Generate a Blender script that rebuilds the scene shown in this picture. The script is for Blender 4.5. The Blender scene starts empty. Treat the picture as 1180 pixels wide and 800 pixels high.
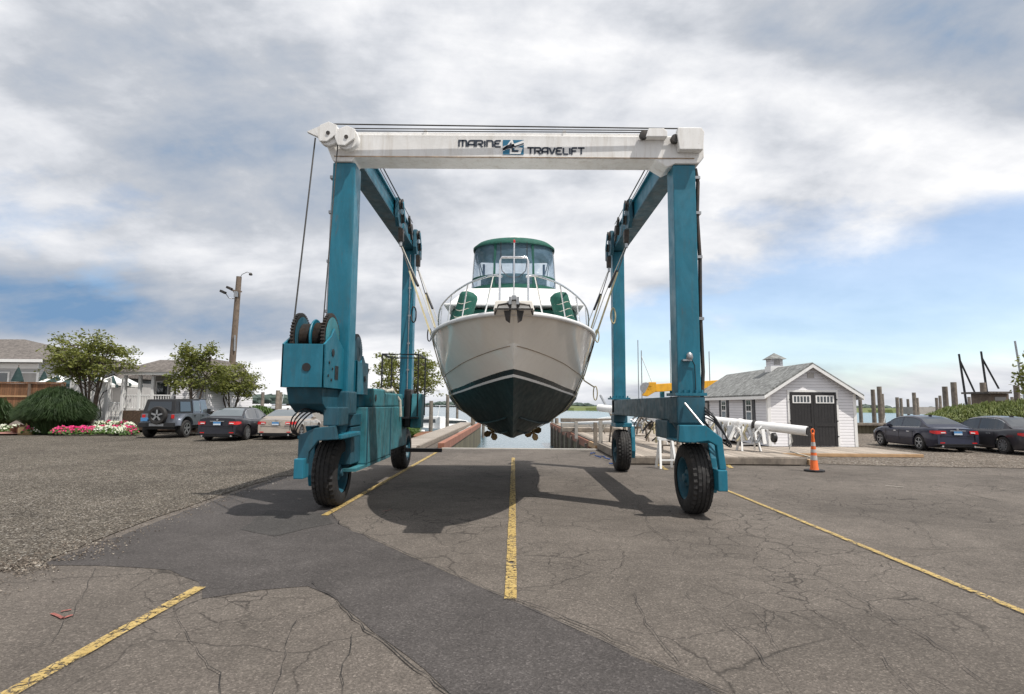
import bpy, bmesh, math, random
from mathutils import Vector, Matrix
random.seed(11)
R = math.radians
S = bpy.context.scene
COL = S.collection
PI = math.pi
# ------------------------------------------------------------------ camera
H = 1.8
FPX = 655.0
pitch = math.atan(67/655.0); yaw = math.atan(1/655.0); roll = R(0.40)
RM = Matrix.Rotation(yaw, 3, 'Z') @ Matrix.Rotation(PI/2 + pitch, 3, 'X') @ Matrix.Rotation(roll, 3, 'Z')
cam_d = bpy.data.cameras.new('camera'); cam = bpy.data.objects.new('camera', cam_d); COL.objects.link(cam)
cam.location = (0, 0, H); cam.rotation_euler = RM.to_euler()
cam_d.sensor_width = 36; cam_d.lens = 36*FPX/1180; cam_d.clip_end = 6000; cam_d.clip_start = 0.05
S.camera = cam
def ray(px, py):
    return RM @ Vector((px-590, 400-py, -FPX))
def P(px, py, Y):                       # real point seen at a photo pixel, at distance Y
    r = ray(px, py); return Vector((r.x*Y/r.y, Y, H + r.z*Y/r.y))
def G(px, py, z=0.0):                   # point on the ground
    r = ray(px, py); t = (z-H)/r.z; return Vector((r.x*t, r.y*t, z))
# ------------------------------------------------------------------ materials
def newmat(name):
    m = bpy.data.materials.new(name); m.use_nodes = True
    nt = m.node_tree; b = nt.nodes['Principled BSDF']
    return m, nt, b
def N(nt, t, **kw):
    n = nt.nodes.new(t)
    for k, v in kw.items():
        if k in n.inputs.keys(): n.inputs[k].default_value = v
        else: setattr(n, k, v)
    return n
def ramp(nt, src, stops, interp='LINEAR'):
    r = nt.nodes.new('ShaderNodeValToRGB'); r.color_ramp.interpolation = interp
    e = r.color_ramp.elements
    while len(e) < len(stops): e.new(0.5)
    for i, (p, c) in enumerate(stops):
        e[i].position = p
        e[i].color = (c[0], c[1], c[2], 1) if isinstance(c, (tuple, list)) else (c, c, c, 1)
    nt.links.new(src, r.inputs[0]); return r.outputs[0]
def mixc(nt, fac, a, b, mode='MIX'):
    m = nt.nodes.new('ShaderNodeMix'); m.data_type = 'RGBA'; m.blend_type = mode
    for sock, v in ((m.inputs['Factor'], fac), (m.inputs['A'], a), (m.inputs['B'], b)) if False else ((m.inputs[0], fac), (m.inputs[6], a), (m.inputs[7], b)):
        if isinstance(v, bpy.types.NodeSocket): nt.links.new(v, sock)
        elif isinstance(v, (int, float)): sock.default_value = v if sock.type == 'VALUE' else (v, v, v, 1)
        else: sock.default_value = (v[0], v[1], v[2], 1)
    return m.outputs[2]
def math_(nt, op, a, b=None, c=None, clamp=False):
    m = nt.nodes.new('ShaderNodeMath'); m.operation = op; m.use_clamp = clamp
    for i, v in enumerate((a, b, c)):
        if v is None: continue
        if isinstance(v, bpy.types.NodeSocket): nt.links.new(v, m.inputs[i])
        else: m.inputs[i].default_value = v
    return m.outputs[0]
def pos(nt, scale=(1, 1, 1), world=True):
    if world: s = nt.nodes.new('ShaderNodeNewGeometry').outputs['Position']
    else: s = nt.nodes.new('ShaderNodeTexCoord').outputs['Object']
    m = nt.nodes.new('ShaderNodeMapping'); m.inputs['Scale'].default_value = scale
    nt.links.new(s, m.inputs['Vector']); return m.outputs[0]
def noise(nt, vec, scale, detail=4, rough=0.55, dist=0.0):
    n = N(nt, 'ShaderNodeTexNoise', Scale=scale, Detail=detail, Roughness=rough, Distortion=dist)
    nt.links.new(vec, n.inputs['Vector']); return n.outputs['Fac']
def bump(nt, b, h, strength=0.3, dist=0.01):
    n = N(nt, 'ShaderNodeBump', Strength=strength, Distance=dist)
    nt.links.new(h, n.inputs['Height']); nt.links.new(n.outputs[0], b.inputs['Normal'])
def weath(name, col, rough=0.5, metal=0.0, var=0.25, dirt=None, dirtamt=0.3, streak=True, sc=2.0, world=True, rust=0, bmp=0.05):
    m, nt, b = newmat(name)
    v = pos(nt, (1, 1, 1), world)
    n1 = noise(nt, v, sc, 6, 0.65)
    dark = tuple(c*(1-var) for c in col); lite = tuple(min(1, c*(1+var)) for c in col)
    c = ramp(nt, n1, [(0.3, dark), (0.7, lite)])
    if dirt:
        vs = pos(nt, (9, 9, 0.9) if streak else (3, 3, 3), world)
        n2 = noise(nt, vs, 1.0, 6, 0.7, 0.3)
        f = ramp(nt, n2, [(0.5, 0.0), (0.75, dirtamt)])
        c = mixc(nt, f, c, dirt)
    if rust:
        r1 = ramp(nt, noise(nt, pos(nt, (11, 11, 1.6), world), 1.0, 7, 0.75, 0.4), [(0.60, 0.0), (0.70, rust)])
        c = mixc(nt, r1, c, (0.13, 0.055, 0.025))
        r2 = ramp(nt, noise(nt, v, 14, 6, 0.8, 0.6), [(0.63, 0.0), (0.69, min(1, rust*1.6))])
        c = mixc(nt, r2, c, (0.09, 0.05, 0.035))
        r3 = ramp(nt, noise(nt, pos(nt, (2, 2, 0.6), world), 1.3, 5, 0.7, 0.8), [(0.45, 0.0), (0.75, 0.45)])
        c = mixc(nt, r3, c, tuple(min(1, q*1.7+0.03) for q in col))
    nt.links.new(c, b.inputs['Base Color'])
    n3 = noise(nt, v, sc*3, 4)
    rr = ramp(nt, n3, [(0.3, max(0, rough-0.12)), (0.7, min(1, rough+0.12))])
    nt.links.new(rr, b.inputs['Roughness'])
    b.inputs['Metallic'].default_value = metal
    if bmp: bump(nt, b, noise(nt, v, sc*12, 3), bmp, 0.01)
    return m
M = {}
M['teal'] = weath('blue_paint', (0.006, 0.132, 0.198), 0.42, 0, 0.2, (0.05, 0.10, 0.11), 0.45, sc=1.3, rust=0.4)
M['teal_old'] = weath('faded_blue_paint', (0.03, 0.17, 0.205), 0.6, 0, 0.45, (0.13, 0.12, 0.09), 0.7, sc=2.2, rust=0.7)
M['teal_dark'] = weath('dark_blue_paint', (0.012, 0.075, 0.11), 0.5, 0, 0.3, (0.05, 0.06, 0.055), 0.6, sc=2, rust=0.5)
M['white_steel'] = weath('white_steel_paint', (0.74, 0.73, 0.71), 0.45, 0, 0.05, (0.42, 0.36, 0.28), 0.5, sc=1.5, rust=0.22)
M['grime'] = weath('rust_grime', (0.30, 0.22, 0.15), 0.8, 0, 0.5, sc=6)
M['lettering'] = weath('dark_lettering', (0.02, 0.03, 0.05), 0.5, 0, 0.1)
M['emblem'] = weath('emblem_blue', (0.01, 0.14, 0.25), 0.5, 0, 0.1)
M['rubber'] = weath('tyre_rubber', (0.022, 0.021, 0.021), 0.8, 0, 0.3, (0.09, 0.08, 0.07), 0.5, streak=False, sc=5)
M['dark_steel'] = weath('dark_steel', (0.045, 0.042, 0.04), 0.55, 0.4, 0.4, (0.12, 0.07, 0.04), 0.6, streak=False, sc=8)
M['wire'] = weath('wire_rope', (0.06, 0.058, 0.055), 0.5, 0.5, 0.3, sc=20)
M['galv'] = weath('galvanised_steel', (0.36, 0.37, 0.38), 0.4, 0.7, 0.2, sc=6)
M['chrome'] = weath('stainless_tube', (0.72, 0.73, 0.74), 0.22, 0.9, 0.05, sc=6, bmp=0)
M['black'] = weath('black_plastic', (0.015, 0.015, 0.017), 0.5, 0, 0.2, sc=6)
M['strap'] = weath('cream_webbing', (0.42, 0.37, 0.23), 0.8, 0, 0.15, (0.2, 0.17, 0.1), 0.6, sc=9)
M['gel'] = weath('white_gelcoat', (0.90, 0.86, 0.79), 0.13, 0, 0.02, (0.62, 0.56, 0.46), 0.18, sc=1.1, bmp=0)
M['gel_deck'] = weath('white_deck', (0.80, 0.80, 0.79), 0.35, 0, 0.04, sc=2, bmp=0)
M['boot'] = weath('black_boot_stripe', (0.018, 0.03, 0.035), 0.3, 0, 0.2, sc=2, bmp=0)
M['antifoul'] = weath('dark_green_bottom_paint', (0.005, 0.020, 0.021), 0.5, 0, 0.35, (0.03, 0.045, 0.042), 0.5, streak=False, sc=3)
M['canvas'] = weath('green_canvas', (0.008, 0.085, 0.062), 0.8, 0, 0.25, sc=12)
M['rope'] = weath('pale_rope', (0.5, 0.48, 0.42), 0.9, 0, 0.2, sc=12)
M['bronze'] = weath('bronze', (0.25, 0.17, 0.08), 0.45, 0.7, 0.3, sc=8)
M['trim'] = weath('white_trim', (0.80, 0.80, 0.79), 0.5, 0, 0.04, sc=2)
M['door_dark'] = weath('charcoal_door', (0.022, 0.021, 0.022), 0.55, 0, 0.2, sc=3)
M['shutter'] = weath('shutter_dark', (0.02, 0.022, 0.03), 0.5, 0, 0.2)
M['orange'] = weath('cone_orange', (0.85, 0.16, 0.03), 0.5, 0, 0.1, (0.3, 0.12, 0.06), 0.4, sc=6)
M['reflect'] = weath('reflective_band', (0.46, 0.44, 0.42), 0.35, 0, 0.15, sc=9)
M['piling'] = weath('weathered_piling', (0.20, 0.17, 0.14), 0.9, 0, 0.4, (0.06, 0.055, 0.05), 0.6, sc=3)
M['pole'] = weath('brown_pole', (0.17, 0.13, 0.10), 0.9, 0, 0.3, (0.07, 0.06, 0.05), 0.5, sc=3)
M['rustwood'] = weath('red_brown_timber', (0.30, 0.13, 0.085), 0.9, 0, 0.3, (0.12, 0.08, 0.06), 0.6, sc=2)
M['freshwood'] = weath('pale_timber', (0.45, 0.29, 0.16), 0.85, 0, 0.2, sc=3)
M['tan'] = weath('tan_stone', (0.50, 0.35, 0.17), 0.8, 0, 0.15, (0.3, 0.2, 0.1), 0.4, sc=4)
M['yellow_crane'] = weath('yellow_machine_paint', (0.70, 0.36, 0.02), 0.45, 0, 0.12, (0.25, 0.13, 0.03), 0.5, sc=2)
M['bark'] = weath('bark', (0.11, 0.085, 0.065), 0.95, 0, 0.4, sc=6)
M['mulch'] = weath('mulch', (0.20, 0.085, 0.04), 1.0, 0, 0.6, (0.05, 0.03, 0.02), 0.8, streak=False, sc=14, bmp=0.6)
M['soil'] = weath('soil', (0.10, 0.065, 0.045), 1.0, 0, 0.6, sc=10, bmp=0.5)
M['boat_white'] = weath('far_boat_white', (0.78, 0.78, 0.77), 0.35, 0, 0.05)
M['navy'] = weath('navy_cover', (0.02, 0.06, 0.20), 0.7, 0, 0.2)
M['concrete'] = weath('concrete', (0.36, 0.34, 0.31), 0.9, 0, 0.2, (0.18, 0.16, 0.14), 0.5, streak=False, sc=3, bmp=0.15)
M['far_wall'] = weath('far_wall', (0.36, 0.35, 0.34), 0.9, 0, 0.2, sc=1)
M['umb'] = weath('dark_green_parasol', (0.012, 0.035, 0.035), 0.85, 0, 0.2)
M['umb_white'] = weath('white_parasol_cloth', (0.7, 0.7, 0.68), 0.85, 0, 0.1)
M['red_ins'] = weath('red_lens', (0.55, 0.015, 0.015), 0.2, 0, 0.15, bmp=0)
M['plate_blue'] = weath('number_plate_blue', (0.08, 0.25, 0.50), 0.4, 0, 0.25, sc=30, bmp=0)
M['plate_white'] = weath('number_plate_white', (0.62, 0.68, 0.74), 0.4, 0, 0.2, sc=30, bmp=0)
M['lampglass'] = weath('lamp_glass', (0.55, 0.55, 0.55), 0.2, 0, 0.05, bmp=0)
def paint(name, col, metal=0.3):
    m, nt, b = newmat(name); b.inputs['Base Color'].default_value = (*col, 1); b.inputs['Metallic'].default_value = metal
    v = pos(nt, (1, 1, 1), False)
    c = ramp(nt, noise(nt, v, 3, 5), [(0.3, tuple(x*0.88 for x in col)), (0.7, tuple(min(1, x*1.1) for x in col))])
    nt.links.new(c, b.inputs['Base Color'])
    b.inputs['Roughness'].default_value = 0.3; b.inputs['Coat Weight'].default_value = 0.35; b.inputs['Coat Roughness'].default_value = 0.05; b.inputs['Specular IOR Level'].default_value = 0.35
    return m
M['car_black'] = paint('black_car_paint', (0.018, 0.018, 0.024))
M['car_blue'] = paint('midnight_car_paint', (0.022, 0.024, 0.045))
M['car_grey'] = paint('dark_grey_car_paint', (0.05, 0.048, 0.055))
M['car_tan'] = paint('champagne_car_paint', (0.42, 0.36, 0.30), 0.5)
M['car_silver'] = paint('silver_blue_car_paint', (0.20, 0.22, 0.26), 0.5)
def glass(name, col, rough=0.05):
    m, nt, b = newmat(name); b.inputs['Base Color'].default_value = (*col, 1); b.inputs['Roughness'].default_value = rough
    b.inputs['Specular IOR Level'].default_value = 0.9
    b.inputs['Coat Weight'].default_value = 0.6
    return m
M['car_glass'] = glass('car_glass', (0.02, 0.025, 0.03))
M['car_glass_pale'] = glass('rear_window_glass', (0.10, 0.12, 0.13), 0.08)
M['win_glass'] = glass('window_glass', (0.035, 0.045, 0.05))
def vinyl():
    m, nt, b = newmat('clear_vinyl'); out = nt.nodes['Material Output']
    v = pos(nt, (1, 1, 1))
    b.inputs['Base Color'].default_value = (0.16, 0.26, 0.36, 1); b.inputs['Roughness'].default_value = 0.12
    bump(nt, b, noise(nt, v, 3.5, 3, 0.5, 1.2), 0.8, 0.08)
    t = N(nt, 'ShaderNodeBsdfTransparent'); t.inputs[0].default_value = (0.80, 0.87, 0.93, 1)
    mx = N(nt, 'ShaderNodeMixShader')
    z = nt.nodes.new('ShaderNodeSeparateXYZ'); nt.links.new(v, z.inputs[0])
    f = ramp(nt, noise(nt, v, 2.0, 3, 0.5, 0.6), [(0.35, 0.28), (0.65, 0.55)])
    nt.links.new(f, mx.inputs[0]); nt.links.new(t.outputs[0], mx.inputs[1]); nt.links.new(b.outputs[0], mx.inputs[2])
    nt.links.new(mx.outputs[0], out.inputs['Surface']); return m
M['vinyl'] = vinyl()
def leafmat(name, c1, c2, trans=0.35):
    m, nt, b = newmat(name); out = nt.nodes['Material Output']
    v = pos(nt)
    c = ramp(nt, noise(nt, v, 2.2, 5, 0.7), [(0.3, c1), (0.7, c2)])
    nt.links.new(c, b.inputs['Base Color']); b.inputs['Roughness'].default_value = 0.6
    t = N(nt, 'ShaderNodeBsdfTranslucent'); nt.links.new(c, t.inputs[0])
    mx = N(nt, 'ShaderNodeMixShader'); mx.inputs[0].default_value = trans
    nt.links.new(b.outputs[0], mx.inputs[1]); nt.links.new(t.outputs[0], mx.inputs[2]); nt.links.new(mx.outputs[0], out.inputs['Surface'])
    return m
M['leaf'] = leafmat('honey_locust_leaves', (0.09, 0.12, 0.025), (0.26, 0.27, 0.06))
M['leaf_dark'] = leafmat('ornamental_grass_blades', (0.022, 0.05, 0.016), (0.06, 0.105, 0.03))
M['leaf_bush'] = leafmat('bush_leaves', (0.045, 0.10, 0.02), (0.12, 0.20, 0.04))
M['marsh'] = leafmat('marsh_grass', (0.10, 0.15, 0.04), (0.26, 0.29, 0.09))
M['pink'] = leafmat('pink_petals', (0.60, 0.01, 0.12), (0.75, 0.05, 0.25), 0.2)
M['wpet'] = leafmat('white_petals', (0.6, 0.65, 0.45), (0.8, 0.8, 0.74), 0.2)
M['far_leaf'] = leafmat('far_woods', (0.035, 0.06, 0.055), (0.07, 0.105, 0.08), 0.1)
# asphalt with grain, stains and cracks
def asphalt(name, base, warm=(1.06, 1.0, 0.93), crackamt=0.8, var=0.25, fine=1.0):
    m, nt, b = newmat(name); v = pos(nt)
    big = noise(nt, v, 0.35, 5, 0.6, 0.4); mid = noise(nt, v, 2.3, 6, 0.7)
    lo = tuple(base*w*(1-var) for w in warm); hi = tuple(base*w*(1+var) for w in warm)
    c = ramp(nt, big, [(0.3, lo), (0.7, hi)])
    c = mixc(nt, 0.75, c, ramp(nt, mid, [(0.25, 0.72), (0.75, 1.22)]), 'MULTIPLY')
    # aggregate
    vo = N(nt, 'ShaderNodeTexVoronoi', Scale=75.0); nt.links.new(v, vo.inputs['Vector'])
    sep = nt.nodes.new('ShaderNodeSeparateColor'); nt.links.new(vo.outputs['Color'], sep.inputs[0])
    g = ramp(nt, sep.outputs[0], [(0.0, 0.62), (0.6, 1.0), (0.9, 1.25), (1.0, 1.9)])
    c = mixc(nt, 0.8*fine, c, g, 'MULTIPLY')
    fn = noise(nt, v, 160, 2)
    c = mixc(nt, 0.6, c, ramp(nt, fn, [(0.3, 0.6), (0.7, 1.4)]), 'MULTIPLY')
    # small dark stains and pale scuffs
    st = ramp(nt, noise(nt, v, 1.1, 7, 0.75, 0.8), [(0.60, 1.0), (0.72, 0.72)])
    c = mixc(nt, 1.0, c, st, 'MULTIPLY')
    # cracks
    wn = N(nt, 'ShaderNodeTexNoise', Scale=3.0, Detail=5.0); nt.links.new(v, wn.inputs['Vector'])
    ad = nt.nodes.new('ShaderNodeVectorMath'); ad.operation = 'MULTIPLY_ADD'
    nt.links.new(wn.outputs['Color'], ad.inputs[0]); ad.inputs[1].default_value = (0.35, 0.35, 0); nt.links.new(v, ad.inputs[2])
    tot = None
    for sc, w, lo_ in ((0.55, 0.009, 0.38), (2.4, 0.0085, 0.46)):
        v2 = N(nt, 'ShaderNodeTexVoronoi', Scale=sc, feature='DISTANCE_TO_EDGE'); nt.links.new(ad.outputs[0], v2.inputs['Vector'])
        cr = ramp(nt, v2.outputs['Distance'], [(0.0, 1.0), (w*sc*0.45, 0.85), (w*sc, 0.0)])
        mk = ramp(nt, noise(nt, v, 0.42 if sc > 1 else 0.3, 3, 0.5), [(lo_, 0.0), (lo_+0.1, 1.0)])
        k = math_(nt, 'MULTIPLY', cr, mk)
        tot = k if tot is None else math_(nt, 'MAXIMUM', tot, k)
    f = math_(nt, 'MULTIPLY', tot, crackamt)
    c = mixc(nt, f, c, (0.018, 0.016, 0.014))
    nt.links.new(c, b.inputs['Base Color']); b.inputs['Roughness'].default_value = 0.93
    b.inputs['Specular IOR Level'].default_value = 0.25
    h = math_(nt, 'SUBTRACT', math_(nt, 'MULTIPLY', sep.outputs[0], 0.5), math_(nt, 'MULTIPLY', tot, 1.5))
    bump(nt, b, h, 0.45, 0.006)
    return m
M['asphalt'] = asphalt('old_asphalt', 0.103, warm=(1.15, 1.0, 0.87), crackamt=0.65)
M['patch'] = asphalt('newer_asphalt', 0.062, warm=(1.08, 0.98, 0.94), crackamt=0.0, var=0.25)
M['patch2'] = asphalt('dark_asphalt_repair', 0.052, warm=(1.05, 0.99, 0.95), crackamt=0.0, var=0.15)
def gravel(name, cols, scale):
    m, nt, b = newmat(name); v = pos(nt)
    hs = []
    vo = N(nt, 'ShaderNodeTexVoronoi', Scale=scale); nt.links.new(v, vo.inputs['Vector'])
    sep = nt.nodes.new('ShaderNodeSeparateColor'); nt.links.new(vo.outputs['Color'], sep.inputs[0])
    c = ramp(nt, sep.outputs[0], [(0, cols[0]), (0.35, cols[1]), (0.7, cols[2]), (0.94, cols[3]), (1.0, (0.5, 0.47, 0.43))])
    d = ramp(nt, vo.outputs['Distance'], [(0.3, 1.0), (0.75, 0.35)])
    c = mixc(nt, 1.0, c, d, 'MULTIPLY')
    big = ramp(nt, noise(nt, v, 0.45, 7, 0.75, 0.5), [(0.3, 0.66), (0.5, 1.0), (0.7, 1.3)])
    c = mixc(nt, 1.0, c, big, 'MULTIPLY')
    mid = ramp(nt, noise(nt, v, 5, 5, 0.75), [(0.3, 0.7), (0.7, 1.25)])
    c = mixc(nt, 1.0, c, mid, 'MULTIPLY')
    nt.links.new(c, b.inputs['Base Color']); b.inputs['Roughness'].default_value = 0.95; b.inputs['Specular IOR Level'].default_value = 0.2
    h = math_(nt, 'SUBTRACT', sep.outputs[0], vo.outputs['Distance'])
    bump(nt, b, h, 0.9, 0.02)
    return m
M['gravel'] = gravel('grey_gravel', [(0.06, 0.05, 0.04), (0.13, 0.112, 0.09), (0.20, 0.175, 0.145), (0.36, 0.325, 0.275)], 46)
M['gravel_r'] = gravel('brown_gravel', [(0.08, 0.065, 0.055), (0.17, 0.14, 0.115), (0.26, 0.22, 0.18), (0.38, 0.34, 0.29)], 24)
def yellow():
    m, nt, b = newmat('worn_yellow_paint'); out = nt.nodes['Material Output']; v = pos(nt)
    c = ramp(nt, noise(nt, v, 9, 6, 0.7), [(0.3, (0.38, 0.26, 0.08)), (0.7, (0.56, 0.41, 0.15))])
    nt.links.new(c, b.inputs['Base Color']); b.inputs['Roughness'].default_value = 0.8
    t = N(nt, 'ShaderNodeBsdfTransparent'); mx = N(nt, 'ShaderNodeMixShader')
    f = ramp(nt, noise(nt, v, 22, 6, 0.8), [(0.38, 0.0), (0.50, 0.85)])
    vo = N(nt, 'ShaderNodeTexVoronoi', Scale=9.0, feature='DISTANCE_TO_EDGE')
    wn = N(nt, 'ShaderNodeTexNoise', Scale=12.0, Detail=3.0); nt.links.new(v, wn.inputs['Vector'])
    ad = nt.nodes.new('ShaderNodeVectorMath'); ad.operation = 'MULTIPLY_ADD'
    nt.links.new(wn.outputs['Color'], ad.inputs[0]); ad.inputs[1].default_value = (0.12, 0.12, 0); nt.links.new(v, ad.inputs[2])
    nt.links.new(ad.outputs[0], vo.inputs['Vector'])
    cr = ramp(nt, vo.outputs['Distance'], [(0.02, 0.0), (0.055, 1.0)])
    mk = ramp(nt, noise(nt, v, 1.0, 2), [(0.40, 0.0), (0.52, 1.0)])
    cr = mixc(nt, mk, 1.0, cr)
    f = math_(nt, 'MULTIPLY', f, cr)
    nt.links.new(f, mx.inputs[0]); nt.links.new(t.outputs[0], mx.inputs[1]); nt.links.new(b.outputs[0], mx.inputs[2])
    nt.links.new(mx.outputs[0], out.inputs['Surface']); return m
M['yellow'] = yellow()
M['crackfill'] = weath('dark_crack', (0.022, 0.02, 0.018), 1.0, 0, 0.5, sc=20, bmp=0)  # plain dark tone of the crack strips in the asphalt
M['redpaint'] = weath('red_spray_mark', (0.24, 0.08, 0.065), 0.9, 0, 0.5, sc=30, bmp=0)
M['dust'] = weath('pale_dust', (0.34, 0.31, 0.27), 0.95, 0, 0.2, sc=8, bmp=0)
def planks(name, base, width, axis='x', gap=0.04, rot=False, var=0.35, bstr=0.5):
    m, nt, b = newmat(name); v = pos(nt)
    sp = nt.nodes.new('ShaderNodeSeparateXYZ'); nt.links.new(v, sp.inputs[0])
    s = sp.outputs[{'x': 0, 'y': 1, 'z': 2}[axis]]
    t = math_(nt, 'DIVIDE', s, width); fr = math_(nt, 'FRACT', t); fl = math_(nt, 'FLOOR', t)
    wn = N(nt, 'ShaderNodeTexWhiteNoise', noise_dimensions='1D'); nt.links.new(fl, wn.inputs['W'])
    g = noise(nt, pos(nt, (1.5, 1.5, 1.5) if axis == 'z' else ((25, 1.2, 8) if axis == 'x' else (1.2, 25, 8))), 1.0, 5, 0.7)
    c = ramp(nt, g, [(0.25, tuple(x*0.65 for x in base)), (0.75, tuple(min(1, x*1.3) for x in base))])
    c = mixc(nt, 1.0, c, ramp(nt, wn.outputs['Value'], [(0, 1-var), (1, 1+var*0.6)]), 'MULTIPLY')
    e = ramp(nt, fr, [(0, 0.0), (gap, 1.0), (1-gap, 1.0), (1.0, 0.0)])
    c = mixc(nt, e, (0.02, 0.017, 0.014), c)
    nt.links.new(c, b.inputs['Base Color']); b.inputs['Roughness'].default_value = 0.9
    bump(nt, b, e, bstr, 0.01); return m
M['deck'] = planks('grey_deck_boards', (0.36, 0.31, 0.26), 0.16, 'x', 0.05)
M['deck_y'] = planks('grey_deck_boards_across', (0.34, 0.30, 0.26), 0.16, 'y', 0.05)
M['sheet_x'] = planks('bulkhead_boards_x', (0.15, 0.13, 0.085), 0.28, 'x', 0.09)
M['sheet_y'] = planks('bulkhead_boards_y', (0.17, 0.145, 0.09), 0.35, 'y', 0.12)
M['fence'] = planks('stained_fence_boards', (0.22, 0.11, 0.055), 0.15, 'x', 0.07)
def siding(name, base, w):
    m, nt, b = newmat(name); v = pos(nt)
    sp = nt.nodes.new('ShaderNodeSeparateXYZ'); nt.links.new(v, sp.inputs[0])
    fr = math_(nt, 'FRACT', math_(nt, 'DIVIDE', sp.outputs[2], w))
    n = noise(nt, v, 1.5, 4)
    c = ramp(nt, n, [(0.3, tuple(x*0.93 for x in base)), (0.7, base)])
    e = ramp(nt, fr, [(0.0, 0.45), (0.10, 0.8), (0.16, 1.0)])
    c = mixc(nt, 1.0, c, e, 'MULTIPLY')
    nt.links.new(c, b.inputs['Base Color']); b.inputs['Roughness'].default_value = 0.6
    bump(nt, b, fr, 1.0, -0.03); return m
M['siding'] = siding('white_clapboard', (0.72, 0.71, 0.73), 0.125)
M['siding2'] = siding('pale_grey_clapboard', (0.50, 0.50, 0.50), 0.16)
M['siding3'] = siding('beige_clapboard', (0.38, 0.36, 0.33), 0.15)
def shingle(name, base):
    m, nt, b = newmat(name); v = pos(nt, (1, 1, 1))
    br = N(nt, 'ShaderNodeTexVoronoi', Scale=7.0); nt.links.new(v, br.inputs['Vector'])
    sep = nt.nodes.new('ShaderNodeSeparateColor'); nt.links.new(br.outputs['Color'], sep.inputs[0])
    c = ramp(nt, sep.outputs[0], [(0, tuple(x*0.6 for x in base)), (1, tuple(x*1.35 for x in base))])
    c = mixc(nt, 0.5, c, ramp(nt, noise(nt, v, 30, 3), [(0.3, 0.6), (0.7, 1.4)]), 'MULTIPLY')
    nt.links.new(c, b.inputs['Base Color']); b.inputs['Roughness'].default_value = 0.95
    bump(nt, b, sep.outputs[0], 0.4, 0.02); return m
M['shingle'] = shingle('grey_shingles', (0.20, 0.205, 0.20))
M['shingle2'] = shingle('brown_grey_shingles', (0.13, 0.115, 0.105))
def brick():
    m, nt, b = newmat('brick_paving'); v = pos(nt)
    t = N(nt, 'ShaderNodeTexBrick', Scale=4.0); nt.links.new(v, t.inputs['Vector'])
    t.inputs['Color1'].default_value = (0.36, 0.15, 0.11, 1); t.inputs['Color2'].default_value = (0.24, 0.10, 0.08, 1); t.inputs['Mortar'].default_value = (0.2, 0.17, 0.15, 1)
    nt.links.new(t.outputs[0], b.inputs['Base Color']); b.inputs['Roughness'].default_value = 0.9; return m
M['brick'] = brick()
def water():
    m, nt, b = newmat('harbour_water'); v = pos(nt, (1, 0.35, 1))
    b.inputs['Base Color'].default_value = (0.05, 0.12, 0.16, 1); b.inputs['Roughness'].default_value = 0.14
    b.inputs['IOR'].default_value = 1.33
    h = math_(nt, 'ADD', noise(nt, v, 1.6, 4, 0.6), math_(nt, 'MULTIPLY', noise(nt, v, 7, 3), 0.4))
    bump(nt, b, h, 0.55, 0.12); return m
M['water'] = water()
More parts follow.
